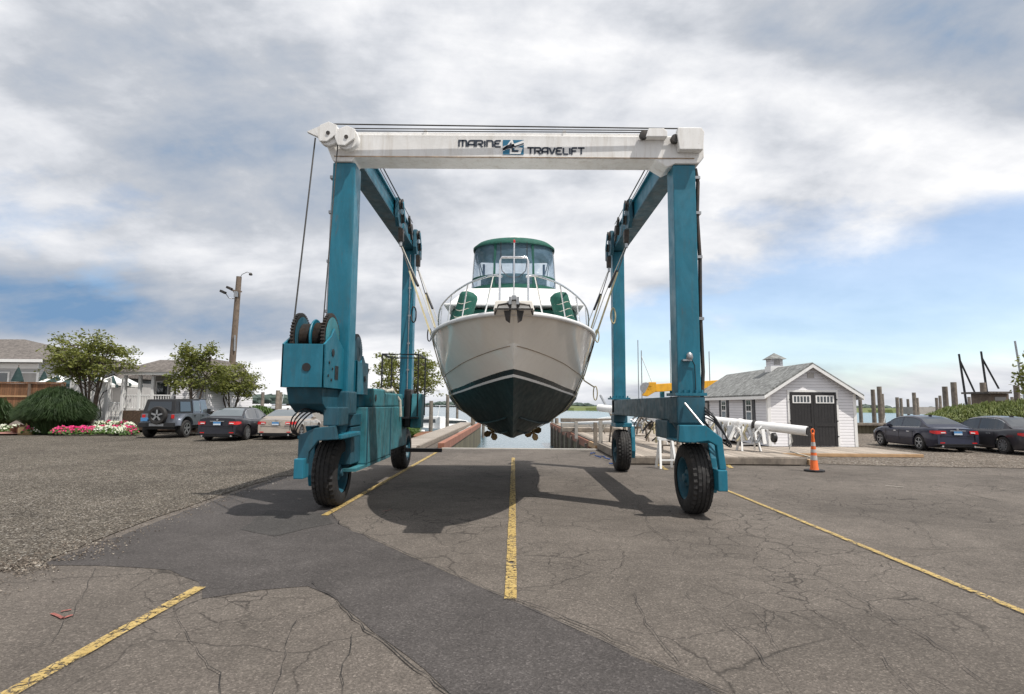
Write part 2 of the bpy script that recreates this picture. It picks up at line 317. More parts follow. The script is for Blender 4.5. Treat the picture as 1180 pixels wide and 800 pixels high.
# ------------------------------------------------------------------ mesh builder
ORG = Vector((0, 0, 0))
ORGS = {}
def root_org(o):
    while o.parent is not None: o = o.parent
    return ORGS.get(o.name, Vector((0, 0, 0)))
class MB:
    def __init__(s): s.v = []; s.f = []; s.m = []
    def add(s, vs, fs, mi=0):
        o = len(s.v); s.v += [Vector(p) for p in vs]; s.f += [tuple(i+o for i in f) for f in fs]; s.m += [mi]*len(fs); return s
    def box(s, x0, x1, y0, y1, z0, z1, mi=0, T=None):
        vs = [Vector((x, y, z)) for z in (z0, z1) for x, y in ((x0, y0), (x1, y0), (x1, y1), (x0, y1))]
        if T is not None: vs = [T @ p for p in vs]
        return s.add(vs, [(0, 3, 2, 1), (4, 5, 6, 7), (0, 1, 5, 4), (1, 2, 6, 5), (2, 3, 7, 6), (3, 0, 4, 7)], mi)
    def bar(s, a, b, w, h, mi=0, up=(0, 0, 1)):
        a = Vector(a); b = Vector(b); d = b-a; L = d.length; d.normalize(); u = Vector(up)
        if abs(d.dot(u)) > 0.95: u = Vector((0, 1, 0))
        x = d.cross(u).normalized(); z = x.cross(d)
        vs = [p + x*i*w/2 + z*j*h/2 for p in (a, b) for i, j in ((-1, -1), (1, -1), (1, 1), (-1, 1))]
        return s.add(vs, [(0, 3, 2, 1), (4, 5, 6, 7), (0, 1, 5, 4), (1, 2, 6, 5), (2, 3, 7, 6), (3, 0, 4, 7)], mi)
    def tube(s, pts, r, n=8, mi=0, closed=False):
        pts = [Vector(p) for p in pts]; rs = r if isinstance(r, (list, tuple)) else [r]*len(pts)
        K = len(pts); ring = []; prev = None; vs = []
        for i, p in enumerate(pts):
            if closed: t = pts[(i+1) % K]-pts[i-1]
            else: t = pts[min(i+1, K-1)]-pts[max(i-1, 0)]
            if t.length < 1e-9: t = Vector((0, 0, 1))
            t.normalize()
            if prev is None:
                a = Vector((0, 0, 1)) if abs(t.z) < 0.9 else Vector((1, 0, 0))
                x = t.cross(a).normalized()
            else:
                x = (prev - t*prev.dot(t))
                x = x.normalized() if x.length > 1e-6 else t.cross(Vector((0.3, 0.5, 0.8))).normalized()
            prev = x; y = t.cross(x)
            vs += [p + (x*math.cos(2*PI*k/n) + y*math.sin(2*PI*k/n))*rs[i] for k in range(n)]
        fs = []
        for i in range(K if closed else K-1):
            j = (i+1) % K
            fs += [(i*n+k, i*n+(k+1) % n, j*n+(k+1) % n, j*n+k) for k in range(n)]
        if not closed: fs += [tuple(range(n-1, -1, -1)), tuple((K-1)*n+k for k in range(n))]
        return s.add(vs, fs, mi)
    def lathe(s, c, prof, axis='z', n=20, mi=0, cap=True):
        c = Vector(c); vs = []; K = len(prof)
        for (r, h) in prof:
            for k in range(n):
                a = 2*PI*k/n; u, w = r*math.cos(a), r*math.sin(a)
                vs.append(c + {'z': Vector((u, w, h)), 'x': Vector((h, u, w)), 'y': Vector((w, h, u))}[axis])
        fs = [(i*n+k, i*n+(k+1) % n, (i+1)*n+(k+1) % n, (i+1)*n+k) for i in range(K-1) for k in range(n)]
        if cap: fs += [tuple(range(n-1, -1, -1)), tuple((K-1)*n+k for k in range(n))]
        return s.add(vs, fs, mi)
    def prism(s, poly, axis, a, b, mi=0):
        def pt(p, h): return {'x': (h, p[0], p[1]), 'y': (p[0], h, p[1]), 'z': (p[0], p[1], h)}[axis]
        n = len(poly); vs = [pt(p, a) for p in poly] + [pt(p, b) for p in poly]
        fs = [(i, (i+1) % n, n+(i+1) % n, n+i) for i in range(n)] + [tuple(range(n-1, -1, -1)), tuple(range(n, 2*n))]
        return s.add(vs, fs, mi)
    def grid(s, rows, mi=0, close=False):
        n = len(rows[0]); vs = [p for r in rows for p in r]
        fs = [(i*n+j, i*n+j+1, (i+1)*n+j+1, (i+1)*n+j) for i in range(len(rows)-1) for j in range(n-1)]
        return s.add(vs, fs, mi)
    def build(s, name, mat, parent=None, smooth=None, bevel=0, org=None, recalc=True):
        o_ = Vector(org) if org is not None else (root_org(parent) if parent is not None else Vector((0, 0, 0)))
        me = bpy.data.meshes.new(name)
        me.from_pydata([tuple(p-o_) for p in s.v], [], s.f)
        mats = mat if isinstance(mat, (list, tuple)) else [mat]
        for m in mats: me.materials.append(M[m] if isinstance(m, str) else m)
        for p, mi in zip(me.polygons, s.m): p.material_index = min(mi, len(mats)-1)
        if recalc:
            bm = bmesh.new(); bm.from_mesh(me); bmesh.ops.recalc_face_normals(bm, faces=bm.faces)
            if bevel:
                es = [e for e in bm.edges if len(e.link_faces) == 2 and e.calc_face_angle(0) > 0.6]
                bmesh.ops.bevel(bm, geom=es, offset=bevel, segments=2, affect='EDGES', profile=0.6, clamp_overlap=True)
            bm.to_mesh(me); bm.free()
        o = bpy.data.objects.new(name, me); COL.objects.link(o)
        if parent is not None: o.parent = parent
        else: o.location = o_
        if smooth is not None:
            me.shade_smooth()
            me.set_sharp_from_angle(angle=R(smooth))
        return o
def tag(o, label, cat, group=None, kind=None):
    if label: o['label'] = label
    if cat: o['category'] = cat
    if group: o['group'] = group
    if kind: o['kind'] = kind
    return o
def thing(name, label, cat, loc=(0, 0, 0), group=None, rz=0):
    global ORG
    o = bpy.data.objects.new(name, None); COL.objects.link(o); o.location = loc; o.rotation_euler = (0, 0, rz)
    o.empty_display_size = 0.2
    tag(o, label, cat, group); ORGS[o.name] = Vector(loc); return o
def local(name, label, cat, loc, rz=0, group=None):   # parts modelled about the origin
    global ORG
    o = thing(name, label, cat, loc, group, rz); ORGS[o.name] = Vector((0, 0, 0)); return o
def world():
    global ORG
    ORG = Vector((0, 0, 0))
def struct(mb, name, mat, **k):
    world(); o = mb.build(name, mat, **k); o['kind'] = 'structure'; return o
def copy_tree(o, parent=None, first=True):
    c = o.copy(); COL.objects.link(c); c.parent = parent
    for ch in [q for q in bpy.data.objects if q.parent == o]: copy_tree(ch, c)
    return c
def sheet(poly, z): return MB().add([(p[0], p[1], z) for p in poly], [tuple(range(len(poly)))])
# ------------------------------------------------------------------ light: sky, clouds, sun
SH = Vector((-0.42, 0.30, -1.0))               # the way shadows fall per metre of height
sdir = -SH.normalized()                        # towards the sun
elev = math.asin(sdir.z); az = math.atan2(sdir.x, sdir.y)
W = bpy.data.worlds.new('World'); S.world = W; W.use_nodes = True
nt = W.node_tree; nt.nodes.clear()
out = nt.nodes.new('ShaderNodeOutputWorld')
sky = nt.nodes.new('ShaderNodeTexSky'); sky.sky_type = 'NISHITA'; sky.sun_disc = False
sky.sun_elevation = elev; sky.sun_rotation = az; sky.air_density = 1.0; sky.dust_density = 0.3; sky.ozone_density = 2.5
bg1 = nt.nodes.new('ShaderNodeBackground'); bg1.inputs[1].default_value = 0.145
nt.links.new(sky.outputs[0], bg1.inputs[0])
tc = nt.nodes.new('ShaderNodeTexCoord'); d = tc.outputs['Generated']
sp = nt.nodes.new('ShaderNodeSeparateXYZ'); nt.links.new(d, sp.inputs[0])
X, Y, Z = sp.outputs
zc = math_(nt, 'ADD', math_(nt, 'MAXIMUM', Z, 0.0), 0.28)
cx = math_(nt, 'DIVIDE', X, zc); cy = math_(nt, 'DIVIDE', Y, zc)
cb = nt.nodes.new('ShaderNodeCombineXYZ'); nt.links.new(cx, cb.inputs[0]); nt.links.new(cy, cb.inputs[1]); cb.inputs[2].default_value = 0.0
cv = cb.outputs[0]
azn = math_(nt, 'ARCTAN2', X, Y)               # 0 ahead, + to the right
elv = math_(nt, 'ARCSINE', Z)
def blob(a0, aw, e0, ew):                      # soft elliptical patch of sky by compass direction
    a = math_(nt, 'DIVIDE', math_(nt, 'SUBTRACT', azn, R(a0)), R(aw)); e = math_(nt, 'DIVIDE', math_(nt, 'SUBTRACT', elv, R(e0)), R(ew))
    q = math_(nt, 'ADD', math_(nt, 'MULTIPLY', a, a), math_(nt, 'MULTIPLY', e, e))
    return math_(nt, 'EXPONENT', math_(nt, 'MULTIPLY', q, -1.0))
sv = N(nt, 'ShaderNodeMapping'); sv.inputs['Scale'].default_value = (0.8, 1.0, 1); sv.inputs['Location'].default_value = (3.1, 1.7, 0); nt.links.new(cv, sv.inputs['Vector'])
cn = noise(nt, sv.outputs[0], 1.15, 9, 0.56, 0.25)
sv2 = N(nt, 'ShaderNodeMapping'); sv2.inputs['Scale'].default_value = (2.2, 2.2, 4.2); nt.links.new(d, sv2.inputs['Vector'])
cn2 = noise(nt, sv2.outputs[0], 2.9, 9, 0.58, 0.15)
opening = blob(36, 18, 8.5, 7.0)
opening2 = blob(44, 12, 13, 5)
lowblue = blob(12, 10, 6, 5)
leftblue = blob(-37, 12, 9.5, 3.6)
dens = math_(nt, 'ADD', cn, 0.33)
dens = math_(nt, 'SUBTRACT', dens, math_(nt, 'MULTIPLY', opening, 0.60))
dens = math_(nt, 'SUBTRACT', dens, math_(nt, 'MULTIPLY', opening2, 0.25))
dens = math_(nt, 'SUBTRACT', dens, math_(nt, 'MULTIPLY', lowblue, 0.45))
dens = math_(nt, 'SUBTRACT', dens, math_(nt, 'MULTIPLY', leftblue, 0.10))
dens = math_(nt, 'ADD', dens, math_(nt, 'MULTIPLY', math_(nt, 'SUBTRACT', cn2, 0.5), 0.55))
cover = ramp(nt, dens, [(0.40, 0.30), (0.64, 1.0)])
# brightness inside the cloud: sunlit tops to grey undersides
sv3 = N(nt, 'ShaderNodeMapping'); sv3.inputs['Location'].default_value = (-2.3, 5.2, 0); sv3.inputs['Scale'].default_value = (0.55, 1.1, 1); nt.links.new(cv, sv3.inputs['Vector'])
shd = noise(nt, sv3.outputs[0], 1.35, 10, 0.55, 0.4)
shd = math_(nt, 'ADD', shd, math_(nt, 'MULTIPLY', math_(nt, 'SUBTRACT', cn2, 0.5), 0.55))
shd = math_(nt, 'SUBTRACT', shd, math_(nt, 'MULTIPLY', blob(-30, 15, 27, 8), 0.24))
shd = math_(nt, 'SUBTRACT', shd, math_(nt, 'MULTIPLY', blob(-36, 20, 7.6, 3.2), 0.36))
shd = math_(nt, 'SUBTRACT', shd, math_(nt, 'MULTIPLY', blob(36, 12, 31, 7), 0.10))
shd = math_(nt, 'ADD', shd, math_(nt, 'MULTIPLY', blob(0, 22, 24, 14), 0.10))
shd = math_(nt, 'ADD', shd, math_(nt, 'MULTIPLY', blob(-38, 20, 15.5, 3.5), 0.16))
shd = math_(nt, 'ADD', shd, math_(nt, 'MULTIPLY', blob(-30, 22, 3, 2.2), 0.30))
ccol = ramp(nt, shd, [(0.10, (0.15, 0.26, 0.42)), (0.25, (0.31, 0.36, 0.44)), (0.38, (0.43, 0.455, 0.50)), (0.50, (0.60, 0.615, 0.65)), (0.66, (0.80, 0.80, 0.81))])
bg2 = nt.nodes.new('ShaderNodeBackground'); bg2.inputs[1].default_value = 1.0
nt.links.new(ccol, bg2.inputs[0])
mxs = nt.nodes.new('ShaderNodeMixShader'); nt.links.new(cover, mxs.inputs[0]); nt.links.new(bg1.outputs[0], mxs.inputs[1]); nt.links.new(bg2.outputs[0], mxs.inputs[2])
nt.links.new(mxs.outputs[0], out.inputs[0])
sd = bpy.data.lights.new('sun', 'SUN'); sd.energy = 3.6; sd.angle = R(0.6); sd.color = (1.0, 0.95, 0.88)
so = bpy.data.objects.new('sun', sd); COL.objects.link(so); so.rotation_euler = sdir.to_track_quat('Z', 'Y').to_euler(); so.location = (20, -10, 40)
S.view_settings.view_transform = 'Standard'; S.view_settings.look = 'None'; S.view_settings.gamma = 1; S.view_settings.exposure = 0.36
# ------------------------------------------------------------------ ground
YS = 23.6                                   # head of the slip
XL, XR = -2.86, 3.45
land = [(-150, -30), (150, -30), (150, 40), (9.2, 40), (9.2, 24.5), (XR, 24.5), (XR, YS), (XL, YS), (XL, 24.5), (XL-0.01, 38), (-13, 38), (-13, 62), (-150, 62)]
struct(MB().prism(land, 'z', -4, 0), 'asphalt_yard', 'asphalt')
struct(MB().box(-2500, 2500, 10, 5000, -1.61, -1.6), 'water', 'water')
# the newer asphalt band
def jag(pts, amp, seed, step=0.25, closed=True):
    rnd = random.Random(seed); o = []
    K = len(pts)
    for i in range(K if closed else K-1):
        a = Vector(pts[i][:2]); b = Vector(pts[(i+1) % K][:2]); L = (b-a).length; n = max(1, int(L/step))
        for k in range(n):
            q = a.lerp(b, k/n)
            o.append((q.x + rnd.uniform(-amp, amp), q.y + rnd.uniform(-amp, amp)))
    if not closed: o.append(tuple(pts[-1][:2]))
    return o
pp = [G(*q) for q in ((45, 652), (110, 628), (230, 583), (320, 551), (352, 545), (392, 605), (470, 640), (590, 692), (700, 742), (842, 806), (880, 900), (600, 900), (530, 812), (452, 742), (385, 692), (352, 676), (300, 681), (236, 690), (228, 672), (196, 658), (140, 653))]
struct(sheet(jag(pp, 0.025, 3), 0.004), 'asphalt_patch', 'patch')
q2 = [G(*q) for q in ((276, 611), (310, 588), (372, 592), (386, 604), (352, 610), (316, 619))]
struct(sheet(jag(q2, 0.02, 5), 0.008), 'asphalt_repair', 'patch2')
# gravel
gl = [G(*q) for q in ((-160, 720), (0, 657), (48, 648), (110, 624), (230, 580), (318, 550))] + [(-4.7, 16), (-4.9, 22), (-5.2, 37.9), (-12.9, 37.9), (-12.9, 50), (-100, 50), (-100, 3)]
struct(sheet(jag(gl, 0.06, 8, 0.5), 0.012), 'gravel_lot', 'gravel')
gr_ = [(9.3, 18.6), (11.6, 17.9), (14.5, 17.6), (18, 17.0), (24, 16.4), (60, 15.5), (60, 39.6), (9.3, 39.6)]
struct(sheet(jag(gr_, 0.08, 9, 0.5), 0.012), 'gravel_verge', 'gravel_r')
# loose stones where the gravel spills over the asphalt
rnd = random.Random(4); st = MB()
edge = [Vector((p[0], p[1], 0)) for p in gl[:7]]
for i in range(2600):
    k = rnd.randrange(len(edge)-2); a, b = edge[k+0], edge[k+1]
    p = a.lerp(b, rnd.random()); off = rnd.gauss(0, 0.28); n_ = Vector((b.y-a.y, a.x-b.x, 0)).normalized()
    p = p + n_*off*(1 if rnd.random() < .5 else -1); r = rnd.uniform(0.006, 0.017)
    vs = [p + Vector((rnd.uniform(.7, 1.2)*r*x, rnd.uniform(.7, 1.2)*r*y, 0.012 + r*z)) for x, y, z in ((1, 0, 0), (0, 1, 0), (-1, 0, 0), (0, -1, 0), (0, 0, .8))]
    st.add(vs, [(0, 1, 4), (1, 2, 4), (2, 3, 4), (3, 0, 4)])
world(); o = st.build('loose_gravel', 'gravel_r'); tag(o, 'loose grey stones scattered along the edge between gravel and asphalt', 'gravel', kind='stuff')
# painted lines
def line(a, b, w, z=0.016, seed=1, mat='yellow', name='painted_line'):
    a = Vector(a[:2]); b = Vector(b[:2]); d_ = (b-a).normalized(); n_ = Vector((-d_.y, d_.x)); rnd = random.Random(seed)
    L = (b-a).length; K = max(2, int(L/0.2)); m = MB(); rows = []
    for k in range(K+1):
        p = a.lerp(b, k/K); j = rnd.uniform(-.004, .004)
        rows.append([(p.x+n_.x*(w/2+j), p.y+n_.y*(w/2+j), z), (p.x-n_.x*(w/2-j), p.y-n_.y*(w/2-j), z)])
    m.grid(rows); return struct(m, name, mat)
line(G(591.5, 528), G(588.5, 692), 0.115, seed=1)
line(G(512, 516.5), G(374, 595), 0.115, seed=2)
line(G(231, 678), G(-30, 824), 0.115, seed=3)
line(G(826, 561), G(1250, 736), 0.085, seed=4)
line(G(824, 524), G(843, 540), 0.13, seed=5)
line(G(752, 531), G(768, 542), 0.13, seed=6)
# long cracks followed from the photograph
def crack(pts, w, seed):
    g = [G(*p) for p in pts]; g = jag([(p.x, p.y) for p in g], 0.022, seed, 0.13, False); m = MB(); rnd = random.Random(seed)
    rows = []
    for i, p in enumerate(g):
        a = Vector(g[max(i-1, 0)]); b = Vector(g[min(i+1, len(g)-1)]); d_ = (b-a).normalized(); ww = w*rnd.uniform(.15, 1.0)*0.36
        rows.append([(p[0]-d_.y*ww, p[1]+d_.x*ww, 0.020), (p[0]+d_.y*ww, p[1]-d_.x*ww, 0.020)])
    m.grid(rows); struct(m, 'crack', 'crackfill')
for i, (pts, w) in enumerate([
    ([(352, 545), (392, 605), (470, 640), (590, 692), (700, 742), (842, 806)], 0.022),
    ([(590, 691), (640, 708), (690, 730), (760, 765), (840, 802)], 0.02),
    ([(358, 672), (385, 690), (392, 702), (430, 735), (480, 775), (530, 812)], 0.022),
    ([(385, 700), (350, 712), (300, 716), (240, 725), (190, 722)], 0.010),
    ([(340, 718), (330, 750), (318, 790), (300, 830)], 0.010),
    ([(405, 735), (395, 780), (400, 830)], 0.010),
    ([(200, 700), (215, 740), (250, 780), (262, 830)], 0.010),
    ([(735, 580), (750, 610), (782, 632), (776, 640)], 0.012),
    ([(580, 665), (700, 668), (800, 669), (960, 668)], 0.010),
    ([(590, 650), (650, 656), (740, 655), (830, 650)], 0.007),
    ([(790, 685), (850, 730), (895, 778), (930, 830)], 0.012),
    ([(920, 690), (960, 720), (1015, 760), (1075, 820)], 0.011),
    ([(960, 672), (1010, 705), (1080, 745), (1150, 800)], 0.014),
    ([(1000, 632), (1060, 634), (1120, 632), (1200, 636)], 0.016),
    ([(860, 700), (880, 720), (892, 742), (900, 760)], 0.008),
    ([(730, 685), (745, 720), (765, 750), (800, 780)], 0.010),
    ([(1050, 600), (1070, 615), (1078, 632)], 0.009),
    ([(612, 694), (655, 690), (700, 700), (740, 722)], 0.008),
    ([(110, 656), (90, 700), (60, 740), (10, 760)], 0.009),
    ([(720, 545), (745, 565), (790, 592), (812, 605)], 0.012),
]): crack(pts, w, 20+i)
def splat(px, py, rx, ry, mat, name, seed, z=0.012):
    c = G(px, py); rnd = random.Random(seed); pl = [(c.x+rx*math.cos(t*PI/12)*rnd.uniform(.88, 1.1), c.y+ry*math.sin(t*PI/12)*rnd.uniform(.88, 1.1)) for t in range(24)]
    struct(sheet(pl, z), name, mat)
for (a, b) in (((60, 708), (72, 714)), ((72, 714), (84, 710)), ((70, 706), (82, 704))): line(G(*a), G(*b), 0.03, mat='redpaint', name='spray_mark', z=0.012)
line(G(441, 590), G(452, 588), 0.02, mat='redpaint', name='spray_mark', z=0.012)
line(G(1020, 560), G(1042, 562), 0.06, mat='dust', name='painted_line', z=0.012)
# slip walls, aprons, piers
def wallthing(name, label, cat, loc=(0, 0, 0)): return thing(name, label, cat, loc)
t = thing('slip_wall', 'timber boarded wall of the slip with a red-brown top beam, left of the hanging boat', 'dock wall', (XL, 24.6, -1.6))
MB().box(XL-0.12, XL, YS+0.9, 52, -3.5, -0.16).build('wall_boards', 'sheet_y', t)
MB().box(XL-0.22, XL+0.04, YS+0.2, 52, -0.15, 0.22).build('top_beam', 'rustwood', t, bevel=0.015)
t = thing('slip_wall', 'dark boarded wall of the slip with a brown top beam, right of the hanging boat', 'dock wall', (XR, 24.6, -1.6))
MB().box(XR, XR+0.12, YS+0.9, 52, -3.5, -0.16).build('wall_boards', 'sheet_y', t)
MB().box(XR-0.04, XR+0.22, YS+2.2, 52, -0.15, 0.22).build('top_beam', 'rustwood', t, bevel=0.015)
for k in range(8):
    MB().box(XR-0.16, XR-0.01, YS+2.4+k*3.3, YS+2.6+k*3.3, -3.4, 0.1).build('fender_post', 'piling', t)
world()
o = MB().box(XR-0.05, 4.1, YS+0.1, YS+2.1, 0.002, 0.24).build('timber_block', 'freshwood', bevel=0.015); tag(o, 'pale new timber block at the head of the slip by the right pier', 'timber')
struct(MB().box(XL, XR, YS-0.35, YS, 0.002, 0.05), 'slip_kerb', 'concrete')
t = thing('finger_pier', 'long grey plank walkway running out to the left of the boat slip', 'pier', (-4.2, 30, -1.6))
MB().box(-5.0, -3.75, 22.5, 55, 0.02, 0.13).build('planking', 'deck_y', t)
MB().box(-3.74, -3.6, 22.5, 55, 0.02, 0.20).build('edge_beam', 'deck', t)
MB().box(-3.59, XL-0.23, 38, 52, -0.4, 0.0).build('apron', 'concrete', t)
for k in range(6): MB().tube([(-4.3, 39+k*2.6, -4), (-4.3, 39+k*2.6, 0.0)], 0.15, 10).build('piling', 'piling', t, smooth=40)
t = thing('wooden_dock', 'wide raised grey wooden dock with boat masts resting on it, right of the slip', 'dock', (6, 18, 0))
MB().box(3.62, 9.1, 17.95, 52, 0.17, 0.25).build('planking', 'deck', t)
MB().box(3.50, 3.61, 17.95, 52, 0.03, 0.29).build('edge_beam', 'piling', t, bevel=0.01)
MB().box(3.50, 9.1, 17.80, 17.94, 0.03, 0.23).build('front_beam', 'piling', t, bevel=0.01)
MB().box(9.11, 9.35, 17.7, 17.94, 0.03, 0.2).build('beam_end', 'freshwood', t, bevel=0.01)
for k in range(9):
    for x in (4.3, 8.4): MB().tube([(x, 26+k*3, -4), (x, 26+k*3, 0.16)], 0.15, 10).build('piling', 'piling', t, smooth=40)
t = thing('low_platform', 'low grey timber step in front of the white shed doors', 'platform', (12, 22, 0))
MB().box(9.4, 14.9, 21.0, 24.2, 0.02, 0.14).build('planking', 'deck', t)
MB().box(9.4, 14.9, 20.88, 20.99, 0.02, 0.13).build('front_beam', 'freshwood', t, bevel=0.01)
# bulkhead on the right shore behind the cars
t = thing('bulkhead', 'weathered timber bulkhead running along the shore behind the dark sedans', 'bulkhead', (20, 39.8, 0))
MB().box(9.3, 60, 40.01, 40.25, -3.5, 0.55).build('boards', 'sheet_x', t)
MB().box(9.3, 60, 39.7, 40.4, 0.56, 0.74).build('cap_rail', 'piling', t, bevel=0.02)
# ------------------------------------------------------------------ the boat lift
LIFT = thing('boat_lift', 'huge blue and white four-wheeled gantry lift carrying the motor boat in slings', 'boat lift', (0, 13, 0))
XC = 3.03; YF = 9.95; YR = 16.25; cw = 0.185; ZB = 6.16
def column(sx, y, z0, z1, w=0.20, dpt=0.2):
    m = MB().box(sx*XC-w, sx*XC+w, y-dpt, y+dpt, z0, z1)
    return m.build('column', 'teal', LIFT, bevel=0.018)
c1 = column(-1, YF, 2.0, 6.08); c2 = column(1, YF, 2.02, 6.08); c3 = column(-1, YR, 1.34, 6.24, 0.17, 0.17); c4 = column(1, YR, 1.6, 6.24, 0.17, 0.17)
for (sx, c, y) in ((-1, c1, YF), (1, c2, YF), (-1, c3, YR), (1, c4, YR)):
    if y == YR or sx == 1:
        m = MB().box(sx*XC-0.27, sx*XC+0.27, y-0.28, y+0.28, 1.98, 2.03)
        for i in range(5):
            for e in (-1, 1): m.lathe((sx*XC-0.2+i*0.1, y+e*0.24, 2.03), [(0.022, 0), (0.022, 0.05)], n=6)
        m.build('bolt_flange', 'teal', c)
# white head beam, tapered ends
b0, b1 = YF-0.24, YF+0.24; z0, z1 = 6.16, 6.60
prof = [(-3.24, z0-0.03), (-3.20, z0-0.07), (-2.90, z0-0.07), (-2.85, z0), (2.50, z0), (2.72, z0-0.14), (2.86, z0-0.07), (3.28, z0-0.07), (3.38, z0+0.05), (3.38, z1-0.04), (3.34, z1), (-3.34, z1), (-3.38, z1-0.14)]
HB = MB().prism(prof, 'y', b0, b1).build('head_beam', 'white_steel', LIFT, bevel=0.022)
MB().box(-3.2, 3.2, b0-0.012, b0-0.002, z0+0.012, z0+0.028).build('weld_seam', 'grime', HB)
MB().box(-2.95, 2.6, YF-0.16, YF-0.08, z1+0.005, z1+0.075).build('conduit', 'white_steel', HB)
for x in (-1.6, 0.9, 2.3): MB().box(x-.03, x+.03, YF-.19, YF-.05, z1+.004, z1+.11).build('cable_guide', 'white_steel', HB)
# sheaves on the left end
def sheave(x, z, y, r=0.20):
    s_ = MB().lathe((x, y, z), [(r*0.3, -0.06), (r*0.93, -0.06), (r, -0.045), (r*0.86, 0), (r, 0.045), (r*0.93, 0.06), (r*0.3, 0.06)], 'y', 26).build('sheave', 'white_steel', LIFT, smooth=35)
    hexp = [(x + r*1.04*math.cos(a), z + r*1.04*math.sin(a)) for a in [R(q) for q in (45, 90, 135, 180, 225)]] + [(x-0.02, z-r*0.75), (x+r*.72, z-0.02)]
    MB().prism(hexp, 'y', y-0.115, y-0.075).build('cheek_plate', 'white_steel', s_, bevel=0.008)
    MB().lathe((x, y-0.13, z), [(0.035, 0), (0.035, 0.03)], 'y', 8).build('axle_nut', 'dark_steel', s_)
    return s_
sheave(-3.24, 6.49, YF-0.38); sheave(-2.92, 6.42, YF-0.38)
m = MB().prism([(-3.64, 6.55), (-3.40, 6.44), (-3.40, 6.66)], 'y', YF-0.42, YF-0.34); m.build('pointer_bracket', 'white_steel', HB)
# housings on the right end
for (x, z, w) in ((3.10, 6.40, 0.24), (2.50, 6.47, 0.19)):
    m = MB().prism([(x-w+.04, z-.12), (x+w-0.03, z-.12), (x+w, z+0.2), (x+w-.05, z+0.28), (x-w+.02, z+0.28), (x-w, z+0.16)] if w > .2 else [(x-w, z+.04), (x+w, z+.04), (x+w, z+.14), (x+w-.06, z+.19), (x-w+.05, z+.19)], 'y', YF-0.40, YF-0.2501)
    hs = m.build('sheave_housing', 'white_steel', LIFT, bevel=0.01)
    MB().lathe((x-w-0.02, YF-0.32, z+0.10), [(0.03, -0.05), (0.075, -0.045), (0.075, 0.045), (0.03, 0.05)], 'y', 18).build('sheave', 'dark_steel', hs, smooth=35)
# wires along the head beam and down to the drums
def wire(pts, r=0.011, name='wire_rope'): return MB().tube(pts, r, 6).build(name, 'wire', LIFT, smooth=60)
wire([(-3.28, YF-0.38, 6.71), (3.05, YF-0.33, 6.69)], 0.012)
wire([(-2.92, YF-0.38, 6.63), (2.45, YF-0.33, 6.655)], 0.010)
wire([(-2.9, YF-0.35, 6.60), (2.45, YF-0.31, 6.625)], 0.009)
wire([(-3.50, YF-0.38, 6.45), (-3.47, YF-1.05, 3.0)], 0.013)
wire([(-3.10, YF-0.38, 6.35), (-3.06, YF-0.9, 2.9)], 0.010)
for sx in (-1, 1):
    for k, (dx, z) in enumerate(((0.30, 6.72), (0.24, 6.70), (0.36, 6.62))):
        wire([(sx*(XC-dx), YF+0.1, z), (sx*(XC-dx), 13.2+k*0.7, z-0.05)], 0.009)
# upper side beams with dark underside flange
for sx in (-1, 1):
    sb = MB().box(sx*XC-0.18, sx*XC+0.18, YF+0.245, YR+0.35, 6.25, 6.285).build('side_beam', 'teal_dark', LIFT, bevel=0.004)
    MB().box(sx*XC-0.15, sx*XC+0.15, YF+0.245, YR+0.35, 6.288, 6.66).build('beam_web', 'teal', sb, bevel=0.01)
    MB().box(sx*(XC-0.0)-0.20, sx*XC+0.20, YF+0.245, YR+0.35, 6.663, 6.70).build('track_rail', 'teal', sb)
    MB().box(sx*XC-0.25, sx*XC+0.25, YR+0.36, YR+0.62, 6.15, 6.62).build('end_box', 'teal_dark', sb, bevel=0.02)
# pipe and hoses along the outer columns
MB().tube([(-XC-0.24, YF-0.02, 2.7), (-XC-0.24, YF-0.02, 5.2), (-XC-0.22, YF, 6.1)], 0.035, 8).build('pipe', 'galv', c1, smooth=50)
for z in (3.4, 4.3, 5.2, 5.85): MB().box(-XC-0.29, -XC-0.17, YF-0.07, YF+0.05, z, z+0.05).build('clamp', 'galv', c1)
MB().tube([(XC+0.23, YF-0.1, 6.05), (XC+0.27, YF-0.1, 5.8), (XC+0.24, YF-0.1, 5.2), (XC+0.27, YF-0.1, 4.4), (XC+0.25, YF-0.1, 3.4), (XC+0.27, YF-0.1, 2.4), (XC+0.22, YF-0.15, 1.9)], 0.035, 8).build('hose', 'dark_steel', c2, smooth=50)
MB().tube([(XC+0.21, YF-0.02, 6.0), (XC+0.22, YF-0.02, 4.4), (XC+0.21, YF-0.02, 2.2)], 0.025, 8).build('hose', 'galv', c2, smooth=50)
for z in (3.3, 4.4, 5.2, 5.85): MB().box(XC+0.17, XC+0.30, YF-0.15, YF-0.01, z, z+0.05).build('clamp', 'galv', c2)
m = MB().box(XC-0.13, XC+0.02, YF-0.30, YF-0.202, 2.57, 2.60).lathe((XC-0.01, YF-0.27, 2.60), [(0.05, 0), (0.06, 0.03), (0.05, 0.09), (0.02, 0.12)], n=12); m.build('work_lamp', 'galv', c2, smooth=40)
MB().tube([(XC+0.02, YF-0.25, 2.62), (XC+0.09, YF-0.22, 2.5), (XC+0.10, YF-0.215, 2.05)], 0.008, 6).build('lamp_cable', 'black', c2)
for z in (2.75, 3.5, 4.3, 5.1): MB().box(-XC+0.03, -XC+0.10, YR-0.20, YR-0.172, z, z+0.05).build('clamp', 'galv', c3)
MB().tube([(-XC+0.06, YR-0.19, 2.1), (-XC+0.06, YR-0.19, 6.1)], 0.015, 6).build('pipe', 'galv', c3)
